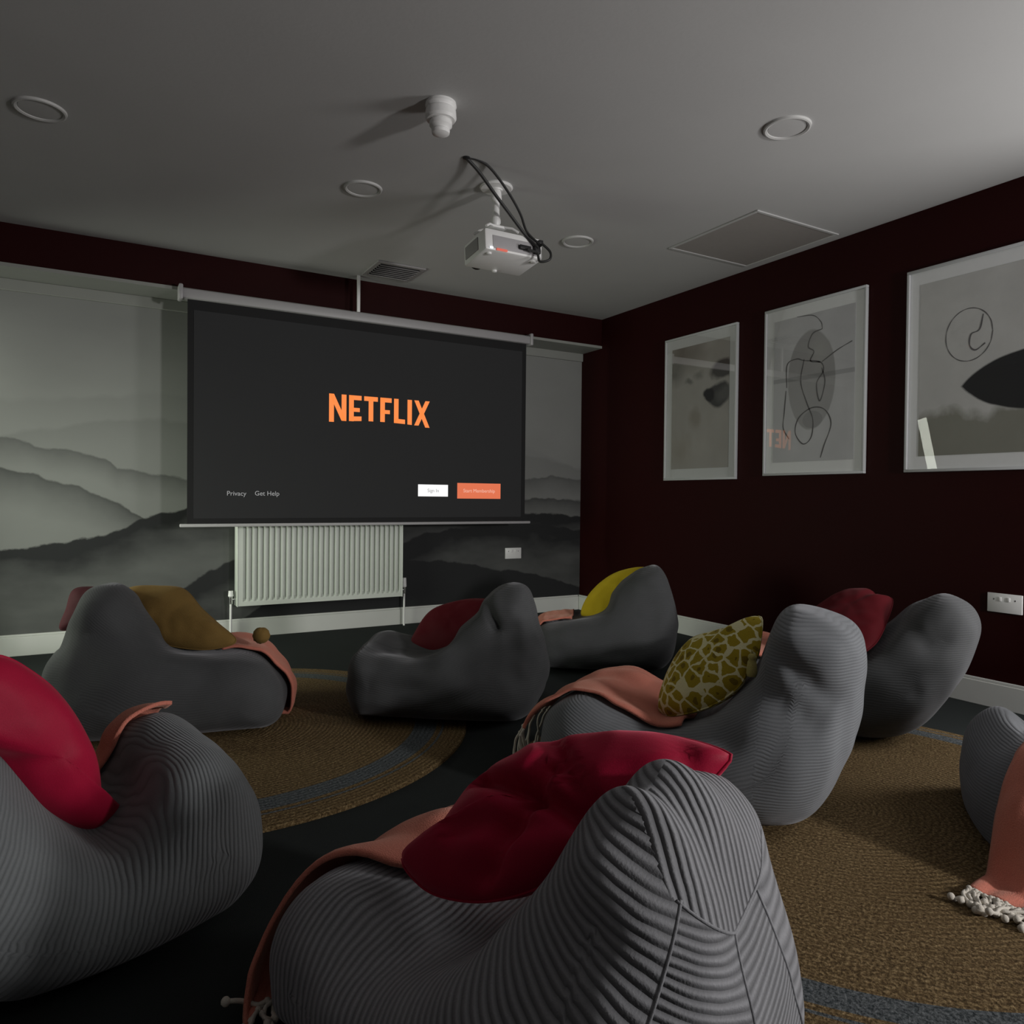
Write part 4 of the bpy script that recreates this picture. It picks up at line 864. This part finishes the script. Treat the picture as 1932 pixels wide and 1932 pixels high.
mk('H', M['cordmid2'], 'dark grey beanbag cut off by the right edge, salmon throw hanging to the rug', seed=8, uvf=fan_uv((0.0, 0.75), -0.4))

Z0 = (0, 0, 0)
G_ = 'salmon throws on the beanbags'
_f = bags['A'].R @ Vector((1, 0, 0))
throw(bags['A'], [(0.47, -0.8, -0.25, 0.008, Z0), (0.50, -0.8, -0.05, 0.010, Z0), (0.54, -0.75, 0.12, 0.012, Z0), (0.58, -0.7, 0.24, 0.016, Z0), (0.63, -0.4, 0.38, 0.024, Z0), (0.67, -0.05, 0.52, 0.04, tuple(_f * 0.02)), (0.70, 0.25, 0.62, 0.04, tuple(_f * 0.05 + Vector((0, 0, -0.04)))), (0.72, 0.36, 0.66, 0.04, tuple(_f * 0.09 + Vector((0, 0, -0.12))))],
      'salmon throw over the front of the foreground beanbag, hanging to the floor beside it', tassels=8, tl=0.09, seed=3)
throw(bags['B'], [(0.40, 0.1, 0.9, 0.01, Z0), (0.44, 0.1, 0.9, 0.01, Z0), (0.50, 0.22, 0.9, 0.012, Z0), (0.545, 0.25, 0.92, 0.014, Z0), (0.585, 0.3, 0.92, 0.016, Z0)],
      'salmon throw tucked behind the crimson cushion on the left-edge beanbag', tassels=0, seed=5)
throw(bags['C'], [(0.46, -0.05, 0.7, 0.008, Z0), (0.52, -0.05, 0.7, 0.012, Z0), (0.58, -0.08, 0.6, 0.018, Z0), (0.64, -0.05, 0.5, 0.024, Z0), (0.70, 0.0, 0.45, 0.02, Z0)],
      'salmon throw hanging down the right end of the beanbag with the plain mustard cushion', tassels=0, seed=6)
throw(bags['E'], [(0.50, -0.6, 0.3, 0.008, Z0), (0.58, -0.6, 0.3, 0.012, Z0), (0.64, -0.5, 0.3, 0.016, Z0)],
      'salmon throw lying on the farthest beanbag left of the plain yellow cushion', tassels=0, seed=7)
throw(bags['G'], [(0.42, -0.6, 0.5, 0.008, Z0), (0.48, -0.6, 0.5, 0.012, Z0), (0.54, -0.6, 0.5, 0.014, Z0), (0.60, -0.5, 0.45, 0.018, Z0)],
      'salmon throw in shadow on the front of the beanbag by the right wall', tassels=0, seed=11)
_ff = bags['F'].R @ Vector((1, 0, 0))
throw(bags['F'], [(0.42, -0.5, 0.30, 0.008, Z0), (0.50, -0.5, 0.35, 0.012, Z0), (0.56, -0.45, 0.32, 0.014, Z0), (0.60, -0.3, 0.36, 0.018, Z0), (0.632, -0.05, 0.42, 0.026, tuple(_ff * 0.03))],
      'salmon throw with cream tassels beside the patterned mustard cushion', tassels=10, tl=0.15, hang=0.45, seed=8)
_d = (bags['H'].R @ Vector((0.9, 1.0, 0))).normalized()
throw(bags['H'], [(0.55, 0.0, 0.46, 0.0, 0.01, Z0), (0.57, 0.25, 0.46, 0.4, 0.014, Z0), (0.60, 0.42, 0.46, 0.8, 0.02, Z0), (0.635, 0.50, 0.48, 0.96, 0.03, tuple(_d * 0.02 + Vector((0, 0, -0.03)))), (0.66, 0.56, 0.5, 0.99, 0.03, tuple(_d * 0.07 + Vector((0, 0, -0.12)))), (0.68, 0.60, 0.55, 0.99, 0.03, tuple(_d * 0.16 + Vector((0, 0, -0.30))))],
      'salmon throw with knotted cream fringe at the right edge, spilling onto the jute rug', tassels=26, tl=0.11, seed=9)

cushion(FLATS['cushA'], 0.095, M['red'], 'large crimson velvet cushion on the foreground beanbag', 1, 'red cushions', 0.014, crease=FLATS['cushA']['cr'])
cushion(FLATS['cushB'], 0.08, M['red'], 'crimson velvet cushion on the beanbag at the left edge', 2, 'red cushions')
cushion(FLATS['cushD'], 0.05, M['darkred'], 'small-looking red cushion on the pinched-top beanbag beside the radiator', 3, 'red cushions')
cushion(FLATS['cushE'], 0.06, M['yellow'], 'plain bright yellow cushion on the farthest beanbag', 4)
cF = cushion(FLATS['cushF'], 0.07, M['ikat'], 'mustard cushion with cream honeycomb pattern and corner tassel', 5, wr=0.008)
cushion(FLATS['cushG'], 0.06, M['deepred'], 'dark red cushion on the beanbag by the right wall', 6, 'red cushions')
cushion(FLATS['cushC'], 0.06, M['mustard'], 'plain mustard cushion with pompom on the beanbag in front of the mural', 7)
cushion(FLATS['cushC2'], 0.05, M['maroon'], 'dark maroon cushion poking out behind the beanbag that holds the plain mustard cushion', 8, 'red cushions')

cC = [o for o in C.objects if o.get('label', '').startswith('plain mustard cushion')][0]
def attach(o, e): o.parent = e; o.matrix_parent_inverse = (Matrix.Translation(e.location) @ e.rotation_euler.to_matrix().to_4x4()).inverted()
mb = MB().ball(POMPOM, 0.034, 12)
for i, v in enumerate(mb.v):
    q = Vector(v) - Vector(POMPOM); mb.v[i] = tuple(Vector(POMPOM) + q * (1 + 0.12 * noise.noise(Vector(v) * 90)))
attach(mb.build('pompom', M['mustard'], None, True, 180), cC)
tp = Vector(TASSEL)
mb = MB().tube([tp, tp - Vector((0, 0, 0.012))], 0.003, 8).lathe([(0.004, -0.01), (0.011, -0.016), (0.012, -0.024), (0.009, -0.028), (0.013, -0.036), (0.016, -0.066), (0.014, -0.078), (0.002, -0.078)], tp, 16)
attach(mb.build('tassel', woven('mustard_tassel_yarn', (0.50, 0.44, 0.16), None, 300), None, True, 180), cF)
for bx in ((-0.01, -0.03),): pass
